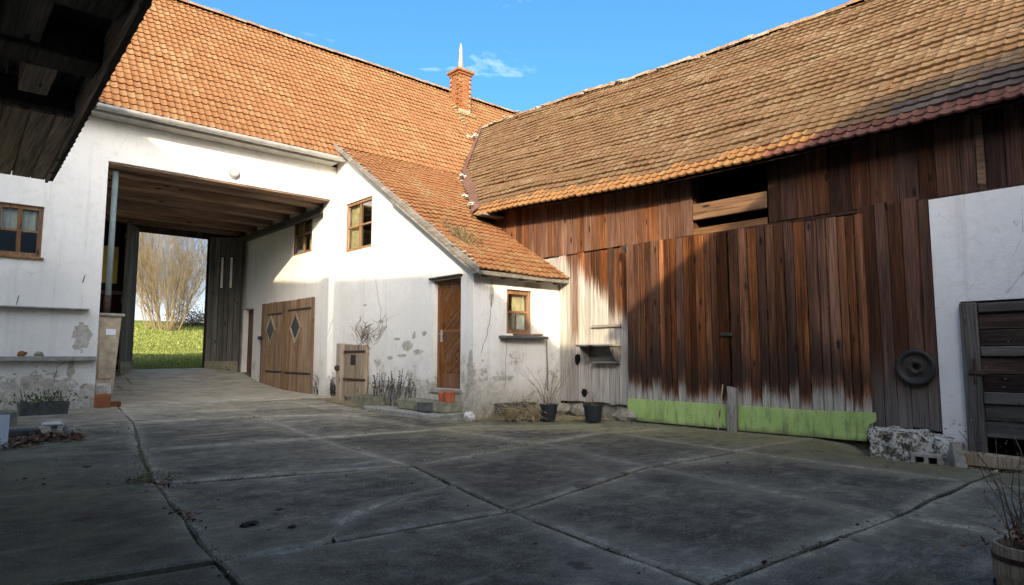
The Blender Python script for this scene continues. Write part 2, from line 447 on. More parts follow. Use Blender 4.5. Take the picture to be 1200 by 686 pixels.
def barn_bleach(m, c, g, g2, rd):
    x, y, z = m.xyz()
    fj = m.noise(1.0, 4, 0.7, m.vmul(m.pos(), (60, 60, 2.2)))
    jag = m.math('MULTIPLY', m.math('SUBTRACT', m.math('ADD', m.math('ADD', m.math('MULTIPLY', g, 0.5), m.math('MULTIPLY', fj, 0.9)), m.math('MULTIPLY', rd, 0.4)), 0.9), 0.5)
    low = m.range(m.math('ADD', z, m.math('MULTIPLY', jag, 1.35)), 0.42, 0.66, 1.0, 0.0)                         # splash zone
    lim = m.math('MULTIPLY_ADD', y, 0.95, -5.45)                                        # rain-washed corner next to the annex
    cor = m.range(m.math('SUBTRACT', m.math('ADD', lim, m.math('MULTIPLY', jag, 1.6)), z), -0.15, 0.35)
    cor = m.math('MULTIPLY', cor, m.range(m.math('ADD', y, m.math('MULTIPLY', jag, 0.5)), 7.38, 7.62))
    band = m.range(m.math('ABSOLUTE', m.math('SUBTRACT', y, 8.92)), 0.05, 0.16, 0.25, 1.0)
    cor = m.math('MULTIPLY', cor, m.math('MAXIMUM', band, m.range(z, 1.9, 1.2, 0.0, 1.0)))
    k = m.math('MAXIMUM', low, cor)
    grey = m.ramp(g, [(0.3, (0.17, 0.155, 0.14)), (0.5, (0.36, 0.335, 0.30)), (0.7, (0.55, 0.52, 0.47))])
    grey = m.mix(0.35, grey, m.hsv(grey, 0.5, 1.0, m.range(rd, 0, 1, 0.5, 1.3, False)))
    tar = m.math('MULTIPLY', m.range(m.math('ADD', z, m.math('MULTIPLY', jag, 1.5)), 0.62, 0.8), m.range(m.math('ADD', z, m.math('MULTIPLY', jag, 2.0)), 1.5, 0.8, 0.0, 0.72))
    tar = m.math('MULTIPLY', tar, m.range(y, 7.5, 7.3))
    c = m.mix(tar, c, (0.018, 0.013, 0.011))
    return m.mix(k, c, grey)
W_BARN = wood('barn_board', (0.020, 0.008, 0.005), (0.115, 0.043, 0.019), (0.28, 0.115, 0.052), 2, 0.6, barn_bleach)
W_BARN_UP = wood('barn_upper_board', (0.045, 0.02, 0.012), (0.13, 0.056, 0.030), (0.24, 0.115, 0.062), 2, 0.35)
W_BARN_DK = wood('barn_dark_board', (0.022, 0.011, 0.008), (0.062, 0.027, 0.016), (0.14, 0.062, 0.036), 2, 0.5)
def lean_bleach(m, c, g, g2, rd):
    z = m.xyz()[2]
    k = m.range(m.math('ADD', z, m.math('MULTIPLY', g, 1.3)), 1.0, 2.0, 0.85, 0.0)
    return m.mix(k, c, m.ramp(g, [(0.3, (0.05, 0.045, 0.042)), (0.7, (0.21, 0.195, 0.18))]))
W_LEAN = wood('barn_lean_board', (0.028, 0.013, 0.009), (0.085, 0.036, 0.02), (0.17, 0.07, 0.038), 2, 0.5, lean_bleach)
W_GREY_V = wood('grey_board', (0.10, 0.09, 0.08), (0.22, 0.20, 0.18), (0.36, 0.34, 0.31), 2, 0.25)
W_GREY_Y = wood('grey_rail', (0.10, 0.09, 0.08), (0.21, 0.195, 0.175), (0.34, 0.32, 0.29), 1, 0.25)
W_DKDOOR = wood('dark_stable_board', (0.018, 0.013, 0.011), (0.055, 0.038, 0.03), (0.12, 0.085, 0.068), 1, 0.5)
W_LOFT = wood('loft_beam_board', (0.07, 0.035, 0.018), (0.18, 0.092, 0.045), (0.28, 0.155, 0.08), 1, 0.2)
W_OAK = wood('oak_gate_board', (0.12, 0.066, 0.036), (0.27, 0.165, 0.095), (0.38, 0.25, 0.155), 2, 0.18)
W_OAK_P = wood('pale_hatch_board', (0.18, 0.125, 0.08), (0.33, 0.25, 0.17), (0.44, 0.35, 0.26), 2, 0.15)
W_DOOR = wood('varnished_door', (0.10, 0.036, 0.012), (0.20, 0.078, 0.026), (0.29, 0.125, 0.045), 2, 0.12, rough=0.5)
W_FRAME = wood('window_frame', (0.12, 0.06, 0.03), (0.24, 0.125, 0.062), (0.34, 0.19, 0.10), 2, 0.15)
W_GATE = wood('passage_gate_board', (0.06, 0.056, 0.047), (0.12, 0.112, 0.095), (0.19, 0.175, 0.15), 2, 0.25)
W_KICK = wood('gate_kick_board', (0.13, 0.11, 0.07), (0.24, 0.21, 0.14), (0.32, 0.28, 0.19), 1, 0.2)
W_BACK = wood('passage_back_board', (0.02, 0.012, 0.009), (0.045, 0.026, 0.019), (0.085, 0.052, 0.04), 2, 0.35)
W_BEAM = wood('ceiling_beam', (0.075, 0.047, 0.035), (0.19, 0.125, 0.095), (0.37, 0.265, 0.21), 0, 0.3)
W_CEIL = wood('ceiling_board', (0.06, 0.038, 0.03), (0.14, 0.092, 0.07), (0.25, 0.18, 0.145), 1, 0.3)
W_SOFFIT = wood('soffit_board', (0.11, 0.078, 0.055), (0.30, 0.22, 0.16), (0.46, 0.36, 0.27), 1, 0.3, grain=0.6)
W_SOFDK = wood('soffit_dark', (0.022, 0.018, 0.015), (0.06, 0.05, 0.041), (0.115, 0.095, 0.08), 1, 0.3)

W_GREY_LOW = wood('low_door_rail', (0.045, 0.04, 0.036), (0.11, 0.10, 0.09), (0.19, 0.175, 0.16), 1, 0.25)
W_GREY_POST = wood('low_door_post', (0.05, 0.044, 0.038), (0.13, 0.115, 0.10), (0.22, 0.2, 0.18), 2, 0.2)
def greenpaint():
    m = M('green_paint', 0.75, 0.25)
    y, z = m.xyz()[1], m.xyz()[2]
    n = m.noise(3.0, 6, 0.6); st = m.noise(1.0, 6, 0.65, m.vmul(m.pos(), (9, 9, 1.6)))
    c = m.ramp(n, [(0.3, (0.27, 0.41, 0.125)), (0.7, (0.37, 0.52, 0.19))])
    d = m.math('MULTIPLY', m.range(st, 0.47, 0.68), m.range(z, 0.0, 0.42, 0.9, 0.5))
    c = m.mix(d, c, (0.15, 0.155, 0.08))
    c = m.mix(m.range(m.math('ADD', z, m.math('MULTIPLY', n, .16)), .17, .05, 0, .75), c, (0.10, 0.09, 0.055))
    c = m.mix(m.range(m.noise(22, 5, 0.65), 0.62, 0.68, 0, 0.7), c, (0.07, 0.07, 0.05))
    m.col(c); m.bump(st, 0.3, 0.006); return m.m
GREEN = greenpaint()

def slabmat():
    m = M('yard_slab', 0.9, 0.2)
    at = m.n('ShaderNodeAttribute'); at.attribute_name = 'dust'
    x, y, z = m.xyz()
    n1 = m.noise(0.7, 8, 0.68); n2 = m.noise(4.5, 9, 0.74); n3 = m.noise(70, 4, 0.75); n4 = m.noise(170, 2, 0.7)
    st = m.noise(1.0, 8, 0.7, m.vmul(m.pos(), (0.8, 3.2, 1)))
    c = m.ramp(m.math('ADD', m.math('MULTIPLY', n2, .6), m.math('MULTIPLY', n1, .4)), [(0.38, (0.034, 0.031, 0.025)), (0.48, (0.072, 0.066, 0.053)), (0.57, (0.14, 0.128, 0.102)), (0.68, (0.29, 0.265, 0.215))])
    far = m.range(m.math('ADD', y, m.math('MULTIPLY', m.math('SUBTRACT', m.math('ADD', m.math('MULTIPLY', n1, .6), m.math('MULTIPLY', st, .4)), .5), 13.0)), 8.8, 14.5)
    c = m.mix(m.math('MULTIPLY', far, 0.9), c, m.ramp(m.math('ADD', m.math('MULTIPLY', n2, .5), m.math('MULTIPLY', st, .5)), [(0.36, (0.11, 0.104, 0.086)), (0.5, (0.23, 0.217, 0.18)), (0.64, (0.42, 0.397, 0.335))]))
    broad = m.math('MULTIPLY', m.range(m.math('ADD', at.outputs['Fac'], m.math('MULTIPLY', m.math('SUBTRACT', n1, 0.5), 1.2)), 0.0, 1.0), 0.55)
    c = m.mix(broad, c, (0.27, 0.247, 0.197))
    e = m.math('ADD', at.outputs['Fac'], m.math('ADD', m.math('MULTIPLY', m.math('SUBTRACT', n1, 0.5), 2.2), m.math('MULTIPLY', m.math('SUBTRACT', n2, 0.5), 2.6)))
    db = m.math('MULTIPLY', m.range(e, 0.80, 1.3), m.range(n3, 0.36, 0.60, 0.1, 0.95))
    c = m.mix(db, c, (0.40, 0.37, 0.30))
    c = m.mix(m.range(st, 0.54, 0.70, 0.0, 0.6), c, (0.30, 0.28, 0.235))
    left = m.math('MULTIPLY', m.range(x, 1.9, 0.7), m.range(n1, 0.36, 0.62, 0.15, 0.8))
    c = m.mix(left, c, (0.15, 0.142, 0.088))
    mo = m.math('MULTIPLY', m.range(m.math('ADD', x, m.math('MULTIPLY', n1, 4.0)), 8.6, 10.3), m.range(n2, 0.36, 0.56, 0.1, 0.9))
    c = m.mix(mo, c, (0.145, 0.135, 0.052))
    mo2 = m.math('MULTIPLY', m.math('MULTIPLY', m.range(x, 4.2, 6.5), m.range(m.math('ADD', y, m.math('MULTIPLY', n1, 2.0)), 6.2, 7.6)), m.math('MULTIPLY', m.range(y, 11.0, 9.5), m.range(m.math('ADD', m.math('MULTIPLY', n1, .5), m.math('MULTIPLY', n2, .5)), 0.47, 0.56, 0, 0.75)))
    c = m.mix(mo2, c, (0.22, 0.20, 0.105))
    c = m.mix(m.range(n3, 0.55, 0.68, 0, 0.7), c, (0.40, 0.375, 0.32))
    c = m.mix(m.range(n3, 0.42, 0.32, 0, 0.65), c, (0.02, 0.019, 0.016))
    c = m.mix(m.range(n4, 0.60, 0.70, 0, 0.4), c, (0.42, 0.40, 0.35))
    blot = m.range(m.noise(2.6, 3, 0.5), 0.66, 0.70, 0, 0.55)
    c = m.mix(blot, c, (0.028, 0.026, 0.022))
    rd = m.n('ShaderNodeObjectInfo').outputs['Random']
    c = m.hsv(c, 0.5, 1.0, m.range(rd, 0, 1, 0.80, 1.28, False))
    c = m.mix(1.0, c, (1.0, 0.92, 0.81), 'MULTIPLY')
    c = m.hsv(c, 0.5, 0.9, 1.06)
    m.col(c)
    m.bump(m.math('ADD', m.math('MULTIPLY', n3, 0.5), m.math('MULTIPLY', n2, 1.2)), 0.8, 0.014)
    return m.m
SLAB = slabmat()
def fillmat():
    m = M('joint_dirt', 1.0, 0.1)
    n = m.noise(7, 7, 0.7); n2 = m.noise(60, 3, 0.6)
    c = m.ramp(n, [(0.3, (0.09, 0.08, 0.05)), (0.5, (0.20, 0.18, 0.125)), (0.68, (0.32, 0.29, 0.225))])
    mo = m.range(m.noise(1.3, 6, 0.7), 0.48, 0.62)
    c = m.mix(m.math('MULTIPLY', mo, 0.6), c, (0.14, 0.135, 0.05))
    fx, fy, fz = m.xyz()
    inner = m.math('MULTIPLY', m.math('MULTIPLY', m.range(fy, 7.4, 5.2), m.range(fx, 8.9, 8.3)), m.range(n, 0.42, 0.68, 0.92, 0.35))
    c = m.mix(inner, c, (0.022, 0.019, 0.014))
    m.col(m.mix(m.range(n2, 0.62, 0.72, 0, 0.5), c, (0.3, 0.28, 0.25))); m.bump(m.math('ADD', n, n2), 0.8, 0.03); return m.m
FILL = fillmat()
def passmat():
    m = M('passage_concrete', 0.9, 0.2)
    n = m.noise(2.0, 8, 0.7, m.vmul(m.pos(), (1, 2.2, 1))); n2 = m.noise(30, 4, 0.7)
    c = m.ramp(n, [(0.3, (0.22, 0.195, 0.15)), (0.5, (0.38, 0.345, 0.275)), (0.7, (0.50, 0.465, 0.39))])
    c = m.mix(m.range(n2, 0.58, 0.75, 0, 0.5), c, (0.1, 0.09, 0.07))
    m.col(c); m.bump(m.math('ADD', n, m.math('MULTIPLY', n2, 0.3)), 0.6, 0.02); return m.m
PASS = passmat()
def lawnmat():
    m = M('lawn', 0.95, 0.1)
    n = m.noise(1.5, 6, 0.65); n2 = m.noise(25, 4, 0.6)
    c = m.ramp(n, [(0.3, (0.11, 0.15, 0.03)), (0.7, (0.18, 0.22, 0.045))])
    m.col(m.mix(m.range(n2, 0.5, 0.75, 0, 0.6), c, (0.05, 0.075, 0.012))); m.bump(n2, 1.0, 0.08); return m.m
LAWN = lawnmat()

# ------------------------------------------------------------------ ground
YF = 14.86; XS = 7.557; YA = 9.364; XB = 9.857; XD = 9.578; YB = 21.2
def sm(t): t = min(1, max(0, t)); return t * t * (3 - 2 * t)
def lerp(a, b, t): return a + (b - a) * t
def gz(x, y):
    if y < 9: z = 0.0
    elif y < YF: z = 0.15 * (y - 9) / (YF - 9)
    elif y < 17.5: z = 0.15 + 0.07 * (y - YF) / 2.64
    elif y < 19.5: z = 0.22 + 0.18 * (y - 17.5) / 2
    else: z = 0.40 + 0.33 * (y - 19.5) / 1.7
    if x > 8.0 and y < 3.9: z -= 0.19 * sm((x - 8.0) / 1.1) * sm((3.9 - y) / 0.9)
    return z
def sheet(x0, x1, y0, y1, dx, f):
    mb = MB(); nx = max(1, int(round((x1 - x0) / dx))); ny = max(1, int(round((y1 - y0) / dx)))
    for j in range(ny + 1):
        for i in range(nx + 1):
            x = lerp(x0, x1, i / nx); y = lerp(y0, y1, j / ny); mb.v.append((x, y, f(x, y)))
    for j in range(ny):
        for i in range(nx):
            a = j * (nx + 1) + i; mb.f.append((a, a + 1, a + nx + 2, a + nx + 1))
    return mb
def terrain(x, y):
    if y < 21.3: return -0.32
    t = y - 21.3
    z = 0.70 + 0.04 * t if t < 16.5 else 1.36 + 0.125 * (t - 16.5) if t < 34 else 3.5475 + 0.125 * 8 * (1 - math.exp(-(t - 34) / 8))
    return z + 0.12 * noise.noise(Vector((x * 0.15, y * 0.15, 3))) * min(1, t / 4)
def nonuni(lo, hi, near_lo, near_hi, step, big):
    a = list(np.arange(near_lo, near_hi + 1e-6, step)); b = near_lo; k = step
    pre = []
    while b > lo: k *= big; b -= k; pre.append(max(b, lo))
    b = near_hi; k = step; post = []
    while b < hi: k *= big; b += k; post.append(min(b, hi))
    return pre[::-1] + a + post
gx = nonuni(-600, 700, -4, 24, 1.0, 1.35); gy = [-600, -300, -120, -40, -10, 5, 15, 21.25] + nonuni(21.35, 900, 21.35, 64, 1.0, 1.35)[0:]
gy = sorted(set(round(float(v), 3) for v in gy))
mb = MB()
for y in gy:
    for x in gx: mb.v.append((x, y, terrain(x, y)))
for j in range(len(gy) - 1):
    for i in range(len(gx) - 1):
        a = j * len(gx) + i; mb.f.append((a, a + 1, a + len(gx) + 1, a + len(gx)))
struct('lawn', mb, LAWN, True)
yard = struct('courtyard', sheet(-3.0, 11.0, -12, YF + 0.02, 0.4, lambda x, y: gz(x, y) - 0.028 + 0.012 * noise.noise(Vector((x * 1.7, y * 1.7, 0)))), FILL, True)
pas = struct('passage_floor', sheet(2.3, 7.9, YF + 0.025, 21.45, 0.3, lambda x, y: gz(x, y) - 0.035), FILL, True)

def slab(poly, mat, parent, lift=0.0, gap=0.018, jit=0.012, tilt=0.0, thick=0.06, rag=0.35):
    c = Vector((sum(p[0] for p in poly) / len(poly), sum(p[1] for p in poly) / len(poly)))
    pts = subdiv_jit([Vector(p) for p in poly], rag, jit)
    ang = R.uniform(0, 6.28); tx, ty = math.cos(ang) * tilt, math.sin(ang) * tilt
    def z(p): return gz(p.x, p.y) + lift + (p.x - c.x) * tx + (p.y - c.y) * ty
    rings = []
    for dgap, dz, du in ((gap, -thick, 1.0), (gap, -0.012, 1.0), (gap + 0.014, 0.0, 1.0), (gap * 1.9 + 0.10, 0.0, 0.5), (gap + 0.50, 0.0, 0.0)):
        rg = []
        for p in pts:
            d = c - p; L = d.length
            q = p + d * min(0.8, dgap * 1.25 / L); q.y = p.y + (q.y - p.y) * (1.9 if mat is SLAB and dgap < .08 else 1.0); rg.append(((q.x, q.y, z(q) + dz), du))
        rings.append(rg)
    vs = [v for rg in rings for v, _ in rg]; du = [d for rg in rings for _, d in rg]
    n = len(pts); fs = []
    for k in range(4):
        for i in range(n):
            j = (i + 1) % n; fs.append((k * n + i, k * n + j, (k + 1) * n + j, (k + 1) * n + i))
    fs.append(tuple(4 * n + i for i in range(n)))
    me = bpy.data.meshes.new('slab'); me.from_pydata(vs, [], fs)
    a = me.attributes.new('dust', 'FLOAT', 'POINT'); a.data.foreach_set('value', du)
    me.materials.append(mat); me.update()
    bm = bmesh.new(); bm.from_mesh(me); bmesh.ops.recalc_face_normals(bm, faces=bm.faces[:]); bm.to_mesh(me); bm.free()
    return obj('slab', me, None, parent)
G = [
 [(-1.6, -5), (0.6, -5), (2.4, -5), (5, -5), (7.4, -5), (9.3, -5)],
 [(-1.6, -.8), (.95, -.8), (2.75, -.8), (5.2, -.8), (7.4, -.8), (9.2, -.8)],
 [(-1.6, 1.5), (1.1, 1.55), (3.02, 1.86), (5.3, 1.72), (7.2, 1.7), (8.75, 1.6)],
 [(-1.6, 4.45), (1.33, 3.93), (3.33, 3.68), (5.72, 4.16), (7.4, 4.1), (9.3, 3.97)],
 [(-1.6, 7.3), (1.66, 6.58), (3.92, 5.85), (6.05, 6.15), (7.7, 6.35), (9.1, 6.1)],
 [(-1.6, 9.9), (2.1, 9.02), (4.25, 8.75), (6.1, 8.5), (7.25, 8.2), (8.75, 7.3)],
 [(-1.6, 12.3), (2.65, 11.9), (4.6, 11.7), (6.0, 11.3), (6.6, 11.0)],
 [(-1.6, 14.6), (3.0, 14.78), (5.0, 14.8), (6.3, 14.5), (6.9, 14.3)]]
for r in range(len(G) - 1):
    for c in range(len(G[r + 1]) - 1 if r >= 5 else 5):
        if r == 3 and c == 1:
            slab([(1.93, 3.85), (3.33, 3.68), (3.62, 4.78), (3.11, 4.70), (2.36, 4.32)], SLAB, yard, 0.006, 0.009, 0.02)
            slab([(1.33, 3.93), (1.93, 3.85), (2.36, 4.32), (3.11, 4.70), (3.62, 4.78), (3.92, 5.85), (1.66, 6.58)], SLAB, yard, -0.004, 0.009, 0.02)
            continue
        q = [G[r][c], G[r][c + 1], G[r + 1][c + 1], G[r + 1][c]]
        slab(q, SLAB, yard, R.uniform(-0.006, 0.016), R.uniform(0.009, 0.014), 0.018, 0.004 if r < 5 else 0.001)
# passage floor: broad worn concrete bays
ys = [YF + .06, 16.3, 17.5, 18.5, 19.5, 20.4, 21.4]; xs = [2.62, 4.1, 5.9, 7.54]
for j in range(6):
    o = R.uniform(-.25, .25)
    for i in range(3):
        xa = xs[i] + (o if i else 0); xb = xs[i + 1] + (o if i < 2 else 0)
        slab([(xa, ys[j]), (xb, ys[j]), (xb, ys[j + 1]), (xa, ys[j + 1])], PASS, pas, R.uniform(-0.006, 0.006), 0.006, 0.015, 0.0)

# ------------------------------------------------------------------ roof helpers
M1 = 1.22; EY, EZ = 14.41, 6.05              # main roof: z = EZ + M1 * (y - EY)
RY = 18.0; RZ = EZ + M1 * (RY - EY)
M2 = 0.645; AY, AZ_ = 9.1, 2.75              # annex lean-to roof
def z_main(y): return EZ + M1 * (y - EY)
def z_cat(y): return AZ_ + M2 * (y - AY)
YBR = EY + (z_cat(EY) - EZ) / (M1 - M2)      # where the lean-to slope turns into the main slope
def z_low(y): return z_main(y) if y > YBR else z_cat(y)
XE, XR = 9.35, 13.7                          # barn eave, barn ridge
def interp(t, P):
    if t <= P[0][0]: return P[0][1]
    for (a, b), (c, d) in zip(P, P[1:]):
        if t <= c: return b + (d - b) * (t - a) / (c - a)
    return P[-1][1]
def barn_e(y): return interp(y, [(1.4, 4.20), (4, 4.17), (6.7, 4.20), (9, 4.31), (10.5, 4.40), (12, 4.41)])
def barn_r(y): return interp(y, [(0, 8.25), (4.4, 8.27), (9.7, 8.47), (12.5, 8.68), (15, 8.82)])
def z_barn(x, y): return lerp(barn_e(y), barn_r(y), (x - XE) / (XR - XE))

def tile_mesh(name, W, L, mat, kind=0, thick=0.024):
    pr = [[(0, .018), (.14, .005), (.40, 0), (.64, .004), (.80, .018), (.91, .024), (1, .020)],
          [(0, .009), (.2, .002), (.5, 0), (.75, .003), (.9, .010), (1, .009)]][kind]
    mb = MB(); n = len(pr)
    for (v, l) in ((0.0, 0.034), (L, 0.0)):
        for u, w_ in pr: mb.v.append((u * W * 1.02, v, w_ + l))
    for u, w_ in pr: mb.v.append((u * W * 1.02, 0.004, w_ + 0.034 - thick))
    for i in range(n - 1):
        mb.f.append((i, i + 1, n + i + 1, n + i)); mb.f.append((2 * n + i, 2 * n + i + 1, i + 1, i))
    mb.f.append((n - 1, 3 * n - 1, 2 * n - 1))
    me = bpy.data.meshes.new(name); me.from_pydata(mb.v, [], mb.f); me.materials.append(mat); return me

def lay_tiles(roof, frames, protos, limit=300):
    """frames: list of (matrix, key); biggest in view become single tiles, the rest one tile field"""
    order = sorted(range(len(frames)), key=lambda i: -seen(frames[i][0].translation))
    single = set(order[:limit])
    rest = {}
    for i, (mt, key) in enumerate(frames):
        if i in single and seen(mt.translation) > 0:
            o = bpy.data.objects.new('tile', protos[key]); COL.objects.link(o); o.parent = roof; o.matrix_local = mt
        else: rest.setdefault(key, []).append(mt)
    for key, ms in rest.items():
        me = protos[key]; n = len(me.vertices)
        co = np.array([v.co[:] for v in me.vertices]); co = np.c_[co, np.ones(n)]
        fs = [tuple(p.vertices) for p in me.polygons]
        mb = MB()
        for k, mt in enumerate(ms):
            mb.v += [tuple(p) for p in (co @ np.array(mt).T)[:, :3]]
            mb.f += [tuple(q + k * n for q in f) for f in fs]
        m2 = bpy.data.meshes.new('tile_field'); m2.from_pydata(mb.v, [], mb.f); m2.materials.append(me.materials[0])
        obj('tile_field', m2, None, roof, kind='stuff')
def frame(o, u, v, jit=0.012, lift=0.0):
    u = u.normalized(); n = u.cross(v).normalized(); v = n.cross(u)
    if R.random() < .012: jit *= 3.0; lift += .012
    a = R.uniform(-jit, jit)
    m = Matrix((u, v, n)).transposed().to_4x4()
    m = Matrix.Translation(o + n * (lift + R.uniform(0, 0.006))) @ m @ Matrix.Rotation(a, 4, 'Z') @ Matrix.Rotation(R.uniform(-jit, jit), 4, 'Y') @ Matrix.Rotation(R.uniform(-jit, jit), 4, 'X')
    return m
def ridge_run(roof, P, mat, step=0.38, r=0.12, jit=0.02):
    me = MB(); prof = []
    n = 6
    for (t, rr) in ((0, r * 1.05), (step * 1.12, r * 0.92)):
        for k in range(n + 1):
            a = math.pi * (0.0 + k / n); me.v.append((t, math.cos(a) * rr, math.sin(a) * rr * 0.85))
    for k in range(n): me.f.append((k, k + 1, n + 2 + k, n + 1 + k))
    me.v.append((0, 0, 0)); me.f += [(k + 1, k, len(me.v) - 1) for k in range(n)]
    m_ = mesh('ridge_tile', me, mat, True)
    P = [Vector(p) for p in P]
    for a, b in zip(P, P[1:]):
        k = max(1, int(round((b - a).length / step))); d = (b - a).normalized()
        for i in range(k):
            o = a.lerp(b, i / k) + Vector((0, 0, R.uniform(-jit, jit)))
            side = Vector((0, 0, 1)).cross(d).normalized(); up = d.cross(side)
            mt = Matrix((d, side, up)).transposed().to_4x4()
            q = bpy.data.objects.new('ridge_tile', m_); COL.objects.link(q); q.parent = roof
            q.matrix_local = Matrix.Translation(o) @ mt @ Matrix.Rotation(R.uniform(-.03, .03), 4, 'Z')
V = Vector
TW, TL = 0.148, 0.222

# ------------------------------------------------------------------ windows and plank doors
def window(parent, fr, u0, u1, z0, z1, ncol, nrow, depth=0.08, fw=0.06, mats=(W_FRAME, GLASS), curtains=(), name='window', bw=0.028):
    """fr(u, n, z) -> xyz, n grows into the wall"""
    f = MB()
    def bx(a, b, c, d, n0, n1, mb): mb.hexa([fr(a, n0, c), fr(b, n0, c), fr(b, n1, c), fr(a, n1, c), fr(a, n0, d), fr(b, n0, d), fr(b, n1, d), fr(a, n1, d)])
    n0, n1 = depth, depth + 0.07
    bx(u0, u0 + fw, z0, z1, n0, n1, f); bx(u1 - fw, u1, z0, z1, n0, n1, f)
    bx(u0 + fw, u1 - fw, z0, z0 + fw, n0, n1, f); bx(u0 + fw, u1 - fw, z1 - fw, z1, n0, n1, f)
    win = obj(name, f, mats[0], parent)
    iu0, iu1, iz0, iz1 = u0 + fw, u1 - fw, z0 + fw, z1 - fw
    cu = [lerp(iu0, iu1, i / ncol) for i in range(ncol + 1)]; cz = [lerp(iz0, iz1, j / nrow) for j in range(nrow + 1)]
    b = MB()
    for u in cu[1:-1]: bx(u - bw * 1.1, u + bw * 1.1, iz0, iz1, n0 + 0.01, n1 - 0.012, b)
    for z in cz[1:-1]:
        for i in range(ncol):
            a = cu[i] + (bw * 1.1 if i else 0); c = cu[i + 1] - (bw * 1.1 if i < ncol - 1 else 0)
            bx(a, c, z - bw * 0.7, z + bw * 0.7, n0 + 0.016, n1 - 0.018, b)
    if b.v: obj('glazing_bar', b, mats[0], win)
    for i in range(ncol):
        for j in range(nrow):
            p = MB(); bx(cu[i] + .004, cu[i + 1] - .004, cz[j] + .004, cz[j + 1] - .004, n0 + 0.036, n0 + 0.041, p)
            obj('pane', p, mats[1], win)
    for (a, c, d, e, mt) in curtains:
        cb = MB(); k = 14; o = len(cb.v)
        for i in range(k + 1):
            t = i / k; u = lerp(lerp(iu0, iu1, a), lerp(iu0, iu1, c), t); q = n1 + 0.03 + 0.02 * math.sin(t * 26)
            cb.v += [fr(u, q, lerp(iz0, iz1, d)), fr(u, q, lerp(iz0, iz1, e))]
        for i in range(k): cb.f.append((o + 2 * i, o + 2 * i + 2, o + 2 * i + 3, o + 2 * i + 1))
        obj('curtain', cb, mt, win)
    return win
def planks(parent, fr, u0, u1, z0, z1, wmin, wmax, n0, th, mat, zj=0.0, gap=0.006, nj=0.006, name='plank', skip=(), lean=0.0, horizontal=False):
    """row of boards; z0/z1 numbers or f(u); n measured from the face into the wall"""
    f0 = z0 if callable(z0) else (lambda u: z0); f1 = z1 if callable(z1) else (lambda u: z1)
    u = u0; out = []
    while u < u1 - 0.02:
        w_ = R.uniform(wmin, wmax)
        if u1 - u - w_ < wmin * 0.6: w_ = u1 - u
        a, b = u + gap / 2, min(u + w_, u1) - gap / 2
        um = (a + b) / 2
        if not any(s[0] < um < s[1] for s in skip):
            n_ = n0 + R.uniform(-nj, nj); lo, hi = R.uniform(-zj, zj), R.uniform(-zj, zj)
            sk = R.uniform(-.004, .004) + lean
            mb = MB(); ch = min(0.006, th * .3)
            prof = [(a, th), (a, ch), (a + ch, 0), (b - ch, 0), (b, ch), (b, th)]
            k = len(prof); o = 0
            for zf, q, s_ in ((f0, lo, 0), (f1, hi, sk)):
                for (uu, nn) in prof:
                    mb.v.append(fr(uu + s_, n_ + nn, zf(uu) + q) if not horizontal else fr(zf(uu) + q, n_ + nn, uu + s_))
            mb.f += [(i, i + 1, k + i + 1, k + i) for i in range(k - 1)] + [(k - 1, 0, k, 2 * k - 1)]
            mb.f += [tuple(range(k))[::-1], tuple(range(k, 2 * k))]
            out.append(obj(name, mb, mat(um) if callable(mat) else mat, parent))
        u += w_
    return out
def patch(parent, fr, pts, n=-0.004, mat=None, name='plaster_patch', amp=0.02):
    q = subdiv_jit([V((p[0], p[1])) for p in pts], 0.06, amp)
    mb = MB(); mb.prism([fr(p.x, n, p.y) for p in q], V(fr(0, 0.02, 0)) - V(fr(0, 0, 0)))
    return obj(name, mb, mat or RENDER, parent)
FA = lambda u, n, z: (u, YF + n, z)           # facade frame
FS = lambda u, n, z: (XS + n, u, z)           # annex side / passage right wall
FN = lambda u, n, z: (u, YA + n, z)           # annex front wall
FB = lambda u, n, z: (XB + n, u, z)           # barn wall

# ------------------------------------------------------------------ gatehouse
gate = thing('gatehouse', 'whitewashed gateway building with orange tiled roof over a deep open passage', 'building', (2.0, YF, 0.15))
mb = MB()
wall(mb, FA, -1.3, XS - 0.002, -0.3, 5.86, 0.4, [(2.61, 7.42, -0.3, 5.03), (0.92, 1.62, 2.975, 3.935)])
gw = obj('front_wall', mb, PLASTER_FRONT, gate)
mb = MB()
wall(mb, FS, YF + 0.402, 21.6, -0.3, 5.6, 0.4, [(16.16, 17.34, 3.89, 4.96), (20.03, 20.86, 0.1, 2.6)])
obj('passage_wall', mb, PLASTER, gate)
mb = MB(); wall(mb, lambda u, n, z: (2.61 - n, u, z), YF + 0.402, 21.6, -0.3, 5.6, 0.4); obj('passage_wall', mb, PLASTER, gate)
mb = MB()
wall(mb, lambda u, n, z: (u, 21.6 + n, z), -1.3, 20, -0.4, 5.86, 0.3, [(4.3, 7.0, -0.4, 5.0)])
wall(mb, lambda u, n, z: (-1.3 - n, u, z), YF, 21.9, -0.4, lambda u: min(z_main(u) - .12, RZ - .12 - M1 * (u - RY)), 0.3, us=(RY,))
wall(mb, lambda u, n, z: (20 + n, u, z), YF, 21.9, -0.4, lambda u: min(z_main(u) - .12, RZ - .12 - M1 * (u - RY)), 0.3, us=(RY,))
obj('outer_wall', mb, PLASTER, gate)
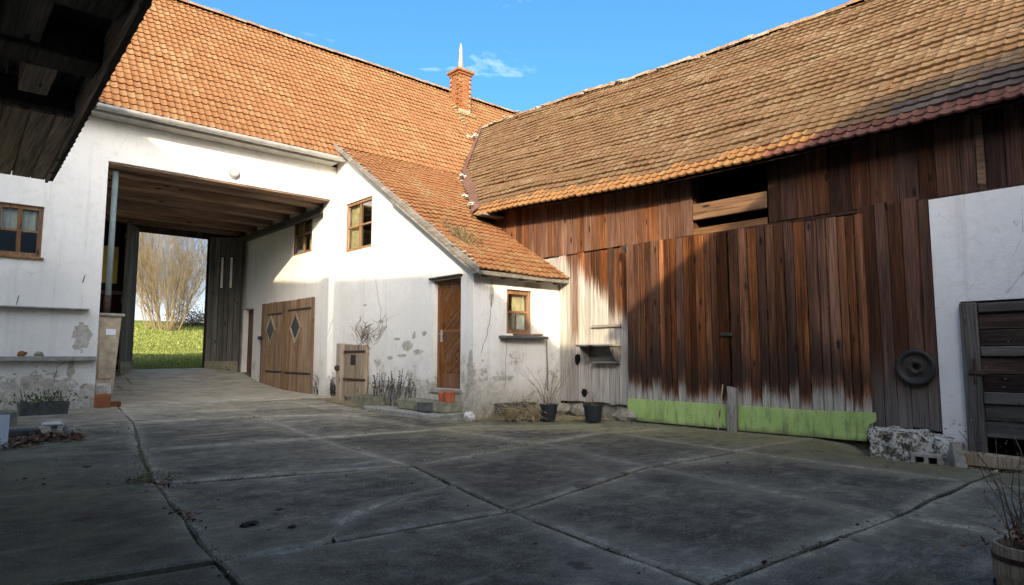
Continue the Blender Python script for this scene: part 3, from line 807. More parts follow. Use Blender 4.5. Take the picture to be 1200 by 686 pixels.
# ceiling
for yb in (15.42, 16.55, 17.6, 18.75, 19.95, 20.9):
    mb = MB(); mb.cbox((2.63, yb, 4.93), (7.54, yb + 0.26, 5.17), 0.02, 0.012); obj('ceiling_beam', mb, W_BEAM, gate)
planks(gate, lambda u, n, z: (u, z, 5.17 + n), 2.62, 7.55, YF + 0.41, 21.58, 0.2, 0.3, 0.005, 0.03, W_CEIL, name='ceiling_board')
mb = MB(); mb.cbox((7.40, YF + .41, 4.74), (7.55, 21.2, 4.925), 0.015, 0.01); obj('wall_plate', mb, W_GATE, gate)
mb = MB(); mb.cbox((2.66, YF + .03, 4.985), (7.38, YF + .395, 5.024), 0.01); obj('lintel', mb, W_BEAM, gate)
# back of the passage: boards either side of the opening and over it
FBk = lambda u, n, z: (u, YB + 0.25 + n, z)
planks(gate, FBk, 2.63, 4.66, lambda u: 0.4, 5.15, 0.2, 0.28, 0, 0.04, W_BACK)
planks(gate, FBk, 6.58, 7.55, lambda u: 0.4, 5.15, 0.2, 0.28, 0, 0.04, W_BACK)
planks(gate, FBk, 4.66, 6.62, 4.79, 5.15, 0.22, 0.3, 0, 0.04, W_BACK)
for z in (1.45, 2.9):
    mb = MB(); mb.cbox((2.65, YB + .19, z), (4.64, YB + .246, z + .1), .008); obj('rail', mb, W_BEAM, gate)
def gate_leaf(hx, ang, side, label):
    """leaf hinged at (hx, YB+.2), swung into the passage"""
    ca, sa = math.cos(ang), math.sin(ang)
    fr = lambda u, n, z: (hx + side * (u * ca + n * sa), YB + 0.18 - u * sa + n * ca, z)
    lf = MB()
    def bx(mb, a, b, c, d, n0, n1): mb.hexa([fr(a, n0, c), fr(b, n0, c), fr(b, n1, c), fr(a, n1, c), fr(a, n0, d), fr(b, n0, d), fr(b, n1, d), fr(a, n1, d)])
    for z in (0.9, 2.6, 4.4): bx(lf, 0.03, 1.0, z, z + .14, .042, .08)
    leaf = obj('gate_leaf', lf, W_GATE, gate, label=label)
    z0 = 0.62
    planks(leaf, fr, 0.0, 1.03, z0, 4.86, 0.15, 0.19, 0, 0.04, W_GATE)
    k = MB(); bx(k, 0.01, 1.02, z0 + .02, z0 + .36, -.03, -.004); obj('kick_board', k, W_KICK, leaf)
    if side > 0:
        for u in (0.42, 0.70):
            k = MB(); bx(k, u - .035, u + .035, 3.25, 4.22, -.02, -.004); obj('slit_window', k, CURTAIN, leaf)
            k = MB(); bx(k, u - .055, u + .055, 3.21, 4.26, -.012, -.002); obj('slit_frame', k, W_BACK, leaf)
    return leaf
gate_leaf(6.62, math.radians(40), 1, 'open right leaf with two slit windows and pale kick board')
gate_leaf(4.64, math.radians(62), -1, 'open left leaf standing in shade')
# left window
window(gate, FA, 0.92, 1.62, 2.975, 3.935, 2, 2, 0.05, 0.075, curtains=[(0.0, 1.0, 0.52, 1.0, CURTAIN)])
mb = MB(); mb.cbox((0.88, YF - .05, 2.925), (1.66, YF + .12, 2.972), .008); obj('window_sill', mb, W_FRAME, gate)
# passage window with two casements
window(gate, FS, 16.16, 17.34, 3.89, 4.96, 2, 2, 0.03, 0.07, curtains=[(0.5, 1.0, 0.0, 1.0, CURTAIN_Y), (0.05, .3, .0, .9, CURTAIN_Y)])
# small recessed door
mb = MB(); mb.cbox((XS + .16, 20.035, 0.3), (XS + .21, 20.855, 2.595), .006); sdr = obj('small_door', mb, W_DOOR, gate)
mb = MB(); mb.tube([(XS + .13, 20.15, 1.45), (XS + .13, 20.27, 1.45)], .014, 6); obj('handle', mb, IRON, sdr)
# double plank door with diamond windows
dd = MB()
for (a, b) in ((15.86, 17.62), (17.66, 19.24)): dd.box((XS - .012, a + .03, .5), (XS - .002, b - .03, 2.45))
dbl = obj('stable_door', dd, W_OAK, gate)
pk = planks(dbl, FS, 15.84, 17.63, .17, 2.655, 0.13, 0.17, -.055, .04, W_OAK, nj=.004, zj=.008)
pk += planks(dbl, FS, 17.65, 19.25, lambda u: .17 + .05 * (u - 17.6), 2.665, 0.13, 0.17, -.055, .04, W_OAK, nj=.004, zj=.008)
for yc, zc in ((16.86, 1.90), (18.53, 1.88)):
    hw, hh = 0.36, 0.44
    o4 = [(yc - hw, zc), (yc, zc - hh), (yc + hw, zc), (yc, zc + hh)]
    i4 = [(yc - hw * .76, zc), (yc, zc - hh * .78), (yc + hw * .76, zc), (yc, zc + hh * .78)]
    mb = MB()
    for i in range(4):
        j = (i + 1) % 4
        mb.prism([FS(*x) for x in ((o4[i][0], -.085, o4[i][1]), (o4[j][0], -.085, o4[j][1]), (i4[j][0], -.085, i4[j][1]), (i4[i][0], -.085, i4[i][1]))], (.03, 0, 0))
    obj('diamond_frame', mb, W_OAK_P, dbl)
    mb = MB(); mb.prism([FS(p[0], -.066, p[1]) for p in i4], (.006, 0, 0)); obj('diamond_pane', mb, simple('dark_pane', (.022, .024, .026), .4, .2, 3, 0, .3), dbl)
for (a, b, z) in ((15.95, 17.4, 2.36), (17.75, 18.75, 2.3), (15.9, 17.45, .66), (17.7, 18.8, .68)):
    mb = MB(); mb.cbox((XS - .075, a, z), (XS - .058, b, z + .05), .004, .004); obj('strap_hinge', mb, IRON, dbl)
mb = MB(); mb.cbox((XS - .12, 19.12, 1.62), (XS - .05, 19.34, 1.72), .01); obj('latch', mb, IRON, dbl)
# roof
deck = MB()
deck.prism([(-1.7, EY + .02, z_main(EY + .02) - .06), (20.3, EY + .02, z_main(EY + .02) - .06), (20.3, RY, RZ - .06), (-1.7, RY, RZ - .06)], (0, 0, -.05))
deck.prism([(-1.7, RY, RZ - .06), (20.3, RY, RZ - .06), (20.3, 22.3, RZ - .06 - M1 * (22.3 - RY)), (-1.7, 22.3, RZ - .06 - M1 * (22.3 - RY))], (0, 0, -.05))
groof = obj('roof', deck, TILE_DARK, gate)
vdir = V((0, 1, M1)).normalized(); LM = (RY - EY) * math.sqrt(1 + M1 * M1)
frames = []
nr = int(LM / TL)
for j in range(nr + 1):
    for i in range(int(18.9 / TW)):
        x = -1.6 + i * TW
        p = V((x, EY, EZ)) + vdir * (j * TL - .04)
        if j * TL > LM - .1: continue
        if x > XE and z_barn(min(x + .1, XR) if x < XR else XR, min(p.y + .1, 17)) > p.z + .02 and x < 16: 
            if p.z < z_barn(min(x, XR), p.y) - .05 if x <= XR else p.z < barn_r(15) - (x - XR) - .05: continue
        if x + TW * .5 > XS and x < 12 and p.y < YBR - .02: continue
        p.z += 0.02 * noise.noise(V((x * .5, j * .3, 1)))
        frames.append((frame(p, V((1, 0, 0)), vdir, 0.010, -.03), 0))
lay_tiles(groof, frames, {0: tile_mesh('tile', TW, TL + .06, TILE_MAIN)})
ridge_run(groof, [(-1.7, RY, RZ - .01), (4, RY, RZ - .02), (10, RY, RZ + .0), (18, RY, RZ)], RIDGE, 0.38, 0.125, 0.012)
# eave: soffit board and gutter
mb = MB(); mb.box((-1.3, EY + .10, 5.865), (XS - .16, YF + .06, 5.90)); mb.box((-1.3, EY + .07, 5.86), (XS - .16, EY + .098, 6.0)); obj('eave_board', mb, simple('grey_eave', (.34, .33, .31), .85, .2, 5, .2), gate)
gut = MB(); n = 9; prof = []
for k in range(n): a = math.pi * (1.0 + k / (n - 1)); prof.append((EY - .03 + .085 * math.cos(a), 5.985 + .095 * math.sin(a)))
prof2 = [(EY - .03 + (y - EY + .03) * .9, 5.985 + (z - 5.985) * .9) for y, z in prof[::-1]]
gut.prism([(1.6, y, z) for y, z in prof + prof2], (6.0, 0, 0))
gutter = obj('gutter', gut, ZINC, gate)
for x in (2.6, 3.5, 4.4, 5.3, 6.2, 7.1):
    mb = MB(); q = [(EY - .03 + .093 * math.cos(math.pi * (1 + k / 8)), 5.985 + .104 * math.sin(math.pi * (1 + k / 8))) for k in range(9)]
    for a, b in zip(q, q[1:]): mb.prism([(x, a[0], a[1]), (x, b[0], b[1]), (x, b[0] * .995 + EY * .005, b[1] + .004), (x, a[0] * .995 + EY * .005, a[1] + .004)], (.035, 0, 0))
    obj('gutter_bracket', mb, ZINC, gutter)
# chimney built of bricks on the ridge slope
cx, cy = 13.45, 17.45
ch = MB(); ch.box((cx - .25, cy - .25, 9.3), (cx + .25, cy + .25, 10.9)); chim = obj('chimney', ch, simple('chimney_mortar', (.27, .20, .14), .95, .3, 12, .6), gate)
bl, bh = 0.235, 0.085
bme = mesh('brick', MB().cbox((-.115, -.055, -.036), (.115, .055, .036), .006), BRICK)
row = 0
z = 9.62
while z < 10.92:
    for s, (ax, sg) in enumerate((('x', -1), ('y', -1), ('x', 1), ('y', 1))):
        off = 0.12 if row % 2 == (s % 2) else 0.0
        for k in range(-1, 2):
            t = k * bl + off - 0.06
            if abs(t) > .22: continue
            o = bpy.data.objects.new('brick', bme); COL.objects.link(o); o.parent = chim
            if ax == 'x': o.matrix_local = Matrix.Translation((cx + t, cy + sg * .205, z + R.uniform(-.004, .004)))
            else: o.matrix_local = Matrix.Translation((cx + sg * .205, cy + t, z)) @ Matrix.Rotation(math.pi / 2, 4, 'Z')
    z += bh; row += 1
mb = MB(); mb.cbox((cx - .36, cy - .36, 10.90), (cx + .36, cy + .36, 11.0), .02); mb.cbox((cx - .30, cy - .30, 10.82), (cx + .30, cy + .30, 10.90), .01); obj('chimney_cap', mb, BRICK, chim)
mb = MB(); mb.lathe([(.10, 11.0), (.09, 11.25), (.07, 11.55), (.055, 11.85), (.02, 12.05)], (cx, cy, 0), 8); obj('chimney_pot', mb, simple('pale_pot', (.24, .22, .18), .95, .4, 9, .7), chim, label='pale slender spike of a chimney pot')
mb = MB()
for k in range(16): mb.rock((cx - .42 + k % 2 * .1, cy - .38 + (k - 8) * .05, z_main(cy - .38 + (k - 8) * .05) + .02), R.uniform(.05, .1), (1, 1, .6))
for k in range(12): mb.rock((cx - .4 + k * .07, cy - .36, z_main(cy - .36) + .03), R.uniform(.05, .09), (1, 1, .7))
obj('chimney_flashing', mb, simple('mossy_mortar', (.19, .145, .08), .95, .3, 10, .8), chim)

# ------------------------------------------------------------------ annex
annex = thing('annex', 'small whitewashed annex with lean-to tiled roof, brown door and corner window', 'building', (XS, YA, 0.0))
mb = MB()
wall(mb, FS, YA, YF - 0.002, -0.3, lambda u: z_cat(u) - .13, 0.35, [(13.08, 14.34, 3.63, 4.83), (9.74, 10.62, 0.52, 2.64)])
obj('side_wall', mb, PLASTER_SIDE, annex)
mb = MB()
wall(mb, FN, XS + .352, XB + .25, -0.3, z_cat(YA) - .13, 0.35, [(8.38, 9.07, 1.575, 2.435)])
obj('front_wall', mb, PLASTER_ANNEX, annex)
window(annex, FS, 13.08, 14.34, 3.63, 4.83, 2, 2, 0.03, 0.075, curtains=[(0.5, 1.0, 0.0, 1.0, CURTAIN_Y)])
window(annex, FN, 8.38, 9.07, 1.575, 2.435, 1, 2, 0.05, 0.085, curtains=[(0.35, 1.0, .5, 1.0, CURTAIN_Y), (.6, 1, 0, .5, CURTAIN)])
mb = MB(); mb.cbox((8.18, YA - .16, 1.47), (9.38, YA + .05, 1.535), .012, .006); obj('window_sill', mb, CONCRETE_D, annex)
mb = MB(); mb.cbox((8.5, YA - .12, 1.54), (9.25, YA - .04, 1.58), .008, .006); obj('sill_board', mb, W_FRAME, annex)
# door
mb = MB()
mb.box((XS + .10, 9.742, .522), (XS + .16, 9.80, 2.638)); mb.box((XS + .10, 10.56, .522), (XS + .16, 10.618, 2.638)); mb.box((XS + .10, 9.80, 2.58), (XS + .16, 10.56, 2.638))
obj('door_frame', mb, W_DOOR, annex)
mb = MB()
mb.box((XS + .125, 9.803, .53), (XS + .165, 9.90, 2.577)); mb.box((XS + .125, 10.46, .53), (XS + .165, 10.557, 2.577))
for (a, b) in ((.53, .80), (2.47, 2.577)): mb.box((XS + .125, 9.90, a), (XS + .165, 10.46, b))
mb.box((XS + .150, 9.90, .80), (XS + .16, 10.46, 2.47))
door = obj('door', mb, W_DOOR, annex)
def clip_slat(y0, y1, z0, z1, a, b):
    """diagonal band between lines z = y*s + a .. b clipped to a rectangle"""
    s = -0.75; poly = [V((y0, z0)), V((y1, z0)), V((y1, z1)), V((y0, z1))]
    for (k, sg) in ((a, 1), (b, -1)):
        out = []
        for i in range(len(poly)):
            p, q = poly[i], poly[(i + 1) % len(poly)]
            fp = sg * (p.y - s * p.x - k); fq = sg * (q.y - s * q.x - k)
            if fp >= 0: out.append(p)
            if fp * fq < 0: out.append(p.lerp(q, fp / (fp - fq)))
        poly = out
        if len(poly) < 3: return None
    return poly
for (za, zb) in ((.80, 1.60), (1.66, 2.47)):
    for k in range(24):
        a = za + .75 * 9.9 - 0.0 + k * .062 - .0
        pl = clip_slat(9.905, 10.455, za + .003, zb - .003, a, a + .050)
        if pl: obj('slat', MB().prism([(XS + .148, p.x, p.y) for p in pl], (-.014, 0, 0)), W_DOOR, door)
mb = MB(); mb.box((XS + .125, 9.90, 1.603), (XS + .15, 10.46, 1.657)); obj('middle_rail', mb, W_DOOR, door)
mb = MB(); mb.cbox((XS + .108, 10.475, 1.42), (XS + .124, 10.535, 1.66), .004); mb.tube([(XS + .11, 10.50, 1.58), (XS + .06, 10.50, 1.58), (XS + .06, 10.39, 1.575)], .011, 6); obj('handle', mb, ZINC, door)
mb = MB(); mb.cbox((XS - .05, 9.70, .44), (XS + .3, 10.66, .518), .012, .008); obj('threshold', mb, CONCRETE, annex)
mb = MB(); mb.cbox((XS - .08, 9.68, 2.645), (XS - .004, 10.70, 2.69), .006, .004); obj('door_head', mb, IRON, annex)
# plank hatch against the side wall
hb = MB(); hb.cbox((XS - .05, 13.06, .50), (XS - .012, 14.06, .60), .006); hb.cbox((XS - .05, 13.06, 1.2), (XS - .012, 14.06, 1.3), .006)
hatch = obj('hatch_door', hb, W_OAK_P, annex)
planks(hatch, FS, 13.05, 14.06, .20, 1.40, .15, .2, -.09, .035, W_OAK_P, zj=.015)
mb = MB(); mb.cbox((XS - .17, 14.08, .08), (XS - .03, 14.33, 1.44), .015, .008); obj('post', mb, W_OAK_P, hatch)
mb = MB(); mb.cbox((XS - .098, 13.52, .93), (XS - .086, 13.76, 1.17), .004); obj('vent_opening', mb, IRON, hatch)
for z in (.58, 1.22):
    mb = MB(); mb.cbox((XS - .115, 13.08, z), (XS - .092, 14.05, z + .05), .004); obj('strap_hinge', mb, RUST, hatch)
mb = MB(); mb.rock((XS - .2, 14.2, .86), .075); obj('latch', mb, RUST, hatch)
# worn base band and bare patches
mb = MB(); mb.prism([FN(p.x, -.012, p.y) for p in subdiv_jit([V((7.62, -.2)), V((9.84, -.2)), V((9.84, .70)), V((7.62, .66))], .15, .012)], (0, .02, 0)); obj('plinth', mb, plaster('stained_plinth', (.76, .73, .66), .9, 1.0), annex)
q = subdiv_jit([V((9.36, -.2)), V((13.0, -.2)), V((13.0, .44)), V((12.2, .56)), V((11.4, .50)), V((10.65, .50)), V((10.62, .43)), V((9.74, .43)), V((9.70, .5)), V((9.36, .45))], .12, .02)
mb = MB(); mb.prism([FS(p.x, -.014, p.y) for p in q], (.02, 0, 0)); obj('plinth', mb, plaster('dark_spotted_plinth', (.60, .60, .58), 2.6, 1.1), annex)
def blob(uc, zc, a, b, k=9, rag=.25): return [(uc + a * math.cos(t) * (1 + R.uniform(-rag, rag)), zc + b * math.sin(t) * (1 + R.uniform(-rag, rag))) for t in [6.283 * i / k for i in range(k)]]


# thin cracks
def crack(parent, fr, pts, r=.006, n=-.002):
    q = subdiv_jit([V(p) for p in pts], .08, .018, False)
    obj('crack', MB().tube([fr(p.x, n, p.y) for p in q], r, 4), CONCRETE_D, parent)
crack(annex, FN, [(7.75, 1.2), (7.95, 1.75), (8.0, 2.3)]); crack(annex, FS, [(12.9, 2.9), (12.6, 2.1), (12.7, 1.6)], .004)
crack(annex, FN, [(8.36, .7), (8.37, 1.47)], .004)
# roof
deck = MB()
xl = XS - .13
V0, V1, V2 = V((13.55, 16.6, 8.72)), V((11.16, 14.45, 6.2)), V((9.40, 11.66, 4.40))
deck.prism([(xl, AY, z_cat(AY) - .05), (XB + .35, AY, z_cat(AY) - .05), (XB + .35, 11.6, z_cat(11.6) - .05), (12.2, YBR, z_cat(YBR) - .05), (xl, YBR, z_cat(YBR) - .05)], (0, 0, -.05))
aroof = obj('roof', deck, W_BEAM, annex)
vdir2 = V((0, 1, M2)).normalized(); LC = (YBR - AY) * math.sqrt(1 + M2 * M2); frames = []
TLc = LC / 29.0
for j in range(30):
    for i in range(38):
        x = xl + .015 + i * TW
        p = V((x, AY - .06, z_cat(AY - .06))) + vdir2 * (j * TLc)
        if p.y < 11.5 and x + TW > XB + .03: continue
        if p.y >= 11.5 and x + TW * .6 > lerp(V2.x, V1.x, (p.y - V2.y) / (V1.y - V2.y)) + (.1): continue
        p.z += .03 * noise.noise(V((x * .9, p.y * .7, 5))) - .03 * sm(1 - abs(p.y - 10.6) / 1.2)
        frames.append((frame(p, V((1, 0, 0)), vdir2, .018, -.025), 0))
lay_tiles(aroof, frames, {0: tile_mesh('tile', TW, TLc + .06, TILE_CAT)})
# verge boards along the rake, eave board
def rake_pt(y, dz): return (xl - .01, y, z_cat(y) + dz)
mb = MB(); mb.prism([rake_pt(AY - .08, -.06), rake_pt(YBR + .05, -.06), rake_pt(YBR + .05, .05), rake_pt(AY - .08, .05)], (-.05, 0, 0)); obj('verge_board', mb, W_GREY_Y, aroof)
mb = MB(); mb.prism([rake_pt(AY + .05, -.15), rake_pt(12.0, -.15), rake_pt(12.05, -.062), rake_pt(AY - .05, -.062)], (-.03, 0, 0)); obj('verge_board', mb, W_GREY_Y, aroof)
mb = MB()
for k in range(46):
    y = lerp(AY - .05, YBR, k / 45); mb.rock((xl + R.uniform(-.03, .03), y + R.uniform(-.05, .05), z_cat(y) + .04), R.uniform(.02, .045), (1, 2.6, .5))
obj('verge_mortar', mb, CONCRETE, aroof, kind='stuff')
mb = MB(); mb.cbox((xl - .04, AY - .02, z_cat(AY) - .13), (XB + .28, AY + .02, z_cat(AY) - .045), .008, .005); obj('eave_board', mb, W_GREY_Y, annex)
for k in range(5):
    x = 7.75 + k * .48; mb = MB(); mb.box((x, AY + .02, 2.62), (x + .09, YA + .0, 2.71)); obj('rafter_end', mb, W_BEAM, annex)

# ------------------------------------------------------------------ barn
barn = thing('barn', 'long weathered timber barn with lichen covered tiled roof and big plank doors', 'building', (XB, 4.0, 0.0))
upmat = lambda u: W_BARN_UP if u > 6.1 else W_BARN_DK
zb_top = lambda u: barn_e(u) + .30
planks(barn, FB, 6.14, 14.2, 3.235, zb_top, .17, .27, -.03, .03, upmat, zj=.012)
planks(barn, FB, -4, 4.78, 3.235, zb_top, .2, .32, -.03, .03, upmat, zj=.012)
planks(barn, FB, 7.28, 9.36, lambda u: .24, 3.22, .13, .2, -.012, .03, W_BARN, zj=.02)
planks(barn, FB, 9.36, 12.0, 1.5, 3.22, .17, .25, -.012, .03, W_BARN, zj=.02)
mb = MB(); mb.cbox((XB - .05, 4.8, 3.475), (XB + .0, 6.13, 3.755), .012, .006); obj('loft_board', mb, W_LOFT, barn)
mb = MB(); mb.cbox((XB - .05, 4.8, 3.20), (XB + .0, 6.13, 3.33), .012, .006); obj('loft_board', mb, W_LOFT, barn)
mb = MB(); mb.cbox((XB - .085, 3.2, 3.165), (XB - .032, 7.5, 3.215), .006, .003); obj('door_rail', mb, W_BARN_DK, barn)
mb = MB(); mb.cbox((XB - .06, -4, 3.205), (XB - .032, 3.28, 3.232), .006, .003); obj('drip_board', mb, W_BARN_DK, barn)
mb = MB(); mb.cbox((XB - .052, 1.93, 3.30), (XB - .034, 2.01, 4.2), .004, .01); obj('batten', mb, W_LOFT, barn, label='pale split batten')
# pieces of dark framing behind the openings
mb = MB()
for y in (4.7, 6.2, 7.45, 9.3, 3.25): mb.box((XB + .03, y - .08, .1), (XB + .2, y + .08, 4.4))
mb.box((XB + .03, -4, 3.02), (XB + .2, 11.9, 3.19)); mb.box((XB + .03, -4, 4.3), (XB + .2, 11.9, 4.45))
obj('timber_frame', mb, W_BARN_DK, barn)
# big doors, two leaves
FD = lambda u, n, z: (XD + n, u, z)
for (a, b, zt) in ((5.385, 7.40, lambda u: 3.165 + .01 * (u - 6)), (3.32, 5.355, lambda u: 3.13 + .02 * (u - 4))):
    fm = MB()
    for z in (.6, 1.7, 2.85): fm.box((XD + .04, a + .02, z), (XD + .09, b - .02, z + .16))
    dl = obj('barn_door', fm, W_BARN_DK, barn)
    planks(dl, FD, a, b, .16, zt, .11, .18, 0, .035, W_BARN, zj=.014, nj=.012, gap=.015)
    if a > 5:
        pts = [(5.42, .0), (7.40, .0), (7.40, .385), (5.42, .375)]
    else:
        pts = [(3.40, .0), (5.26, -.01), (5.26, .375), (4.2, .372), (3.27, .392), (3.27, .28), (3.31, .25), (3.36, .23), (3.38, .12)]
    mb = MB(); mb.prism([FD(p[0], -.028, p[1]) for p in pts], (.02, 0, 0)); obj('kick_board', mb, GREEN, dl)
    if a > 5:
        mb = MB(); mb.cbox((XD - .04, 5.30, 1.46), (XD - .01, 5.52, 1.52), .004); obj('latch', mb, IRON, dl)
mb = MB(); mb.box((XD + .05, 7.40, 3.05), (XD + .08, 7.52, 3.20)); obj('hinge_block', mb, IRON, barn)
# boards beside the doors
planks(barn, lambda u, n, z: (XB - .12 + n, u, z), 2.56, 3.44, lambda u: .19, lambda u: 3.24 - .02 * (u - 2.5), .13, .2, 0, .035, W_LEAN, zj=.03, nj=.014)
# whitewashed masonry to the right with the low plank door
mb = MB(); wall(mb, lambda u, n, z: (XB - .13 + n, u, z), -4, 2.55, -.4, 3.19, .4, [(.95, 2.27, -.4, 1.83)])
obj('masonry_wall', mb, plaster('whitewash_plaster_barn', (.80, .80, .79), .35, .35, -.2), barn)
xp = XB - .16
pd = MB(); pd.box((xp + .06, 1.0, .2), (xp + .1, 1.06, 1.7)); low = obj('plank_door', pd, W_DKDOOR, barn)
mb = MB(); mb.cbox((xp - .06, 2.09, -.16), (xp + .06, 2.27, 1.81), .012, .01); obj('post', mb, W_GREY_POST, low)
mb = MB(); mb.cbox((xp - .03, .9, 1.68), (xp + .05, 2.08, 1.80), .01, .006); obj('rail', mb, W_GREY_LOW, low)
def lowrow(a, b, n, mt):
    for k in range(n):
        z0 = lerp(a, b, k / n) + .004; z1 = lerp(a, b, (k + 1) / n) - .004; q = R.uniform(-.006, .006)
        mb = MB(); mb.cbox((xp + .015 + q, .92, z0), (xp + .05 + q, 2.085, z1), .005, .004); obj('plank', mb, mt, low)
lowrow(1.27, 1.67, 2, W_DKDOOR); lowrow(.71, 1.14, 2, W_DKDOOR); lowrow(.16, .56, 2, W_GREY_LOW)
for a, b in ((1.145, 1.265), (.565, .705)):
    mb = MB(); mb.cbox((xp - .02, .92, a), (xp + .05, 2.085, b), .01, .004); obj('rail', mb, W_GREY_LOW, low)
mb = MB(); mb.cbox((xp - .10, 2.02, .92), (xp - .05, 2.2, .97), .006); mb.tube([(xp - .08, 2.14, .8), (xp - .09, 2.14, 1.12)], .014, 6); obj('latch', mb, RUST, low)
# plinth of whitewashed stone
def plinthmat():
    m = M('flaking_limewashed_stone', 0.95, 0.1)
    a = m.noise(7, 9, 0.75); b = m.noise(30, 5, 0.7)
    c = m.ramp(m.math('ADD', m.math('MULTIPLY', a, .65), m.math('MULTIPLY', b, .35)), [(0.43, (0.05, 0.047, 0.04)), (0.49, (0.20, 0.18, 0.14)), (0.525, (0.56, 0.54, 0.49)), (0.7, (0.78, 0.76, 0.72))])
    c = m.mix(m.range(m.math('ADD', m.xyz()[2], m.math('MULTIPLY', a, .3)), .06, -.06), c, (0.20, 0.17, 0.11))
    m.col(c); m.bump(m.math('ADD', a, m.math('MULTIPLY', b, .5)), 1.0, .03); return m.m
plm = plinthmat()
mb = MB()
for (y0, y1, x0, h) in ((2.72, 3.27, 9.22, .19), (2.36, 2.74, 9.35, .13)):
    bm = bmesh.new(); bmesh.ops.create_cube(bm, size=1); bmesh.ops.subdivide_edges(bm, edges=bm.edges[:], cuts=9, use_grid_fill=True)
    for v in bm.verts:
        c = V((lerp(x0, 9.9, v.co.x + .5), lerp(y0, y1, v.co.y + .5), lerp(-.4, h, v.co.z + .5)))
        v.co = c + V((noise.noise(c * 5), noise.noise(c * 5 + V((7, 0, 0))), noise.noise(c * 5 + V((0, 9, 0))))) * .06 + V((noise.noise(c * 19), noise.noise(c * 19 + V((3, 3, 0))), noise.noise(c * 19 + V((0, 5, 5))))) * .025
    mb.add_bm(bm)
obj('plinth_stone', mb, plm, barn, True)
mb = MB()
for (y, x, r, s) in ((7.45, 9.62, .2, (1.0, 1.5, .75)), (8.3, 9.7, .15, (1, 1.3, .9)), (8.75, 9.72, .14, (1, 1.3, 1)), (9.1, 9.72, .13, (1, 1.2, 1.1))):
    o_ = MB().rock((x, y, .06), r, s, 2, .3); obj('plinth_stone', o_, STONE, barn)
for a, b in ((7.44, 12), (2.5, 3.3)): obj('footing', MB().box((XB + .06, a, -.3), (XB + .3, b, .255)), STONE, barn)
# closing walls
mb = MB()
wall(mb, lambda u, n, z: (18 + n, u, z), -4, 14.2, -.4, 4.3, .2)
wall(mb, lambda u, n, z: (u, -4 - n, z), XB, 18, -.4, lambda u: lerp(barn_e(0), barn_r(0), 1 - abs(u - XR) / (XR - XE)) - .1, .2, us=(XR,))
obj('outer_wall', mb, PLASTER, barn)
# roof deck as a sagging sheet under the tiles
ysd = list(np.linspace(-4.4, 11.9, 20)); mb = MB()
for y in ysd: mb.v += [(XE + .02, y, barn_e(y) - .05), (XR, y, barn_r(y) - .05), (18.3, y, barn_e(y) - .1), (XE + .02, y, barn_e(y) - .09)]
for k in range(len(ysd) - 1):
    a = 4 * k; mb.f += [(a, a + 1, a + 5, a + 4), (a + 1, a + 2, a + 6, a + 5), (a + 3, a + 7, a + 5, a + 1)]
o = len(mb.v)
mb.v += [(XE + .05, 11.9, barn_e(11.9) - .05), (XR, 11.9, barn_r(11.9) - .05), (18.3, 11.9, 4.3), (XR, 16.9, barn_r(16) - .05), (11.16, 14.5, 6.15), (18.3, 16.9, 4.3)]
mb.f += [(o, o + 1, o + 3, o + 4), (o + 1, o + 2, o + 5, o + 3)]
broof = obj('roof', mb, W_BARN_DK, barn)
frames = []; BW, NRB = 0.165, 33
Lslope = math.hypot(XR - XE, 4.4)
for j in range(NRB):
    b0 = j / NRB
    for i in range(int(21.6 / BW)):
        y = 17.1 - i * BW + (0.5 * BW if j % 2 and False else 0)
        yy = y - BW / 2
        E_ = V((XE - .05, yy, barn_e(yy) - .05)); Rr = V((XR, yy, barn_r(yy)))
        p = E_.lerp(Rr, b0); v_ = (Rr - E_).normalized()
        if p.z < z_low(p.y) + .0: continue
        if p.y > V2.y and p.x < lerp(V2.x, V0.x, (p.z - V2.z) / (V0.z - V2.z)) - .35: continue
        p = V((p.x, y, p.z)); p.z += .055 * noise.noise(V((y * .6, j * .35, 8)))
        yn = y + noise.noise(V((y, j, 0))) * .6
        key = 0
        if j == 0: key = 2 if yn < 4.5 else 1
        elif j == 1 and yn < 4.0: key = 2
        elif j in (2, 3) and yn < 3.0: key = 3  # dark rows put the shadow above the right eave into the tile colour
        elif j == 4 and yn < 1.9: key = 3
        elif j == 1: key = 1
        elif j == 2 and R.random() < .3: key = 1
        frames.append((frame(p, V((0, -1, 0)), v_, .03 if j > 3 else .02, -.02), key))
pm = {0: TILE_BARN, 1: TILE_EDGE, 2: TILE_RED, 3: TILE_DARK}
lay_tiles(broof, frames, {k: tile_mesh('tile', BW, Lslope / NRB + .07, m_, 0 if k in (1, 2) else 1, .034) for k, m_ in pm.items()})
ridge_run(broof, [(XR, -4.4, 8.20), (XR, 4.4, 8.22), (XR, 9.7, 8.42), (XR, 12.5, 8.62), (XR, 16.5, 8.76)], RIDGE, 0.40, 0.14, 0.02)
mb = MB()
for k in range(60):
    y = R.uniform(-2, 16); mb.rock((XR - R.uniform(.05, .16), y, barn_r(y) - .02 + R.uniform(-.06, .04)), R.uniform(.03, .07), (1, 1.8, .6))
obj('ridge_mortar', mb, simple('lichen_mortar', (.24, .21, .17), .95, .3, 12, .6), broof, kind='stuff')
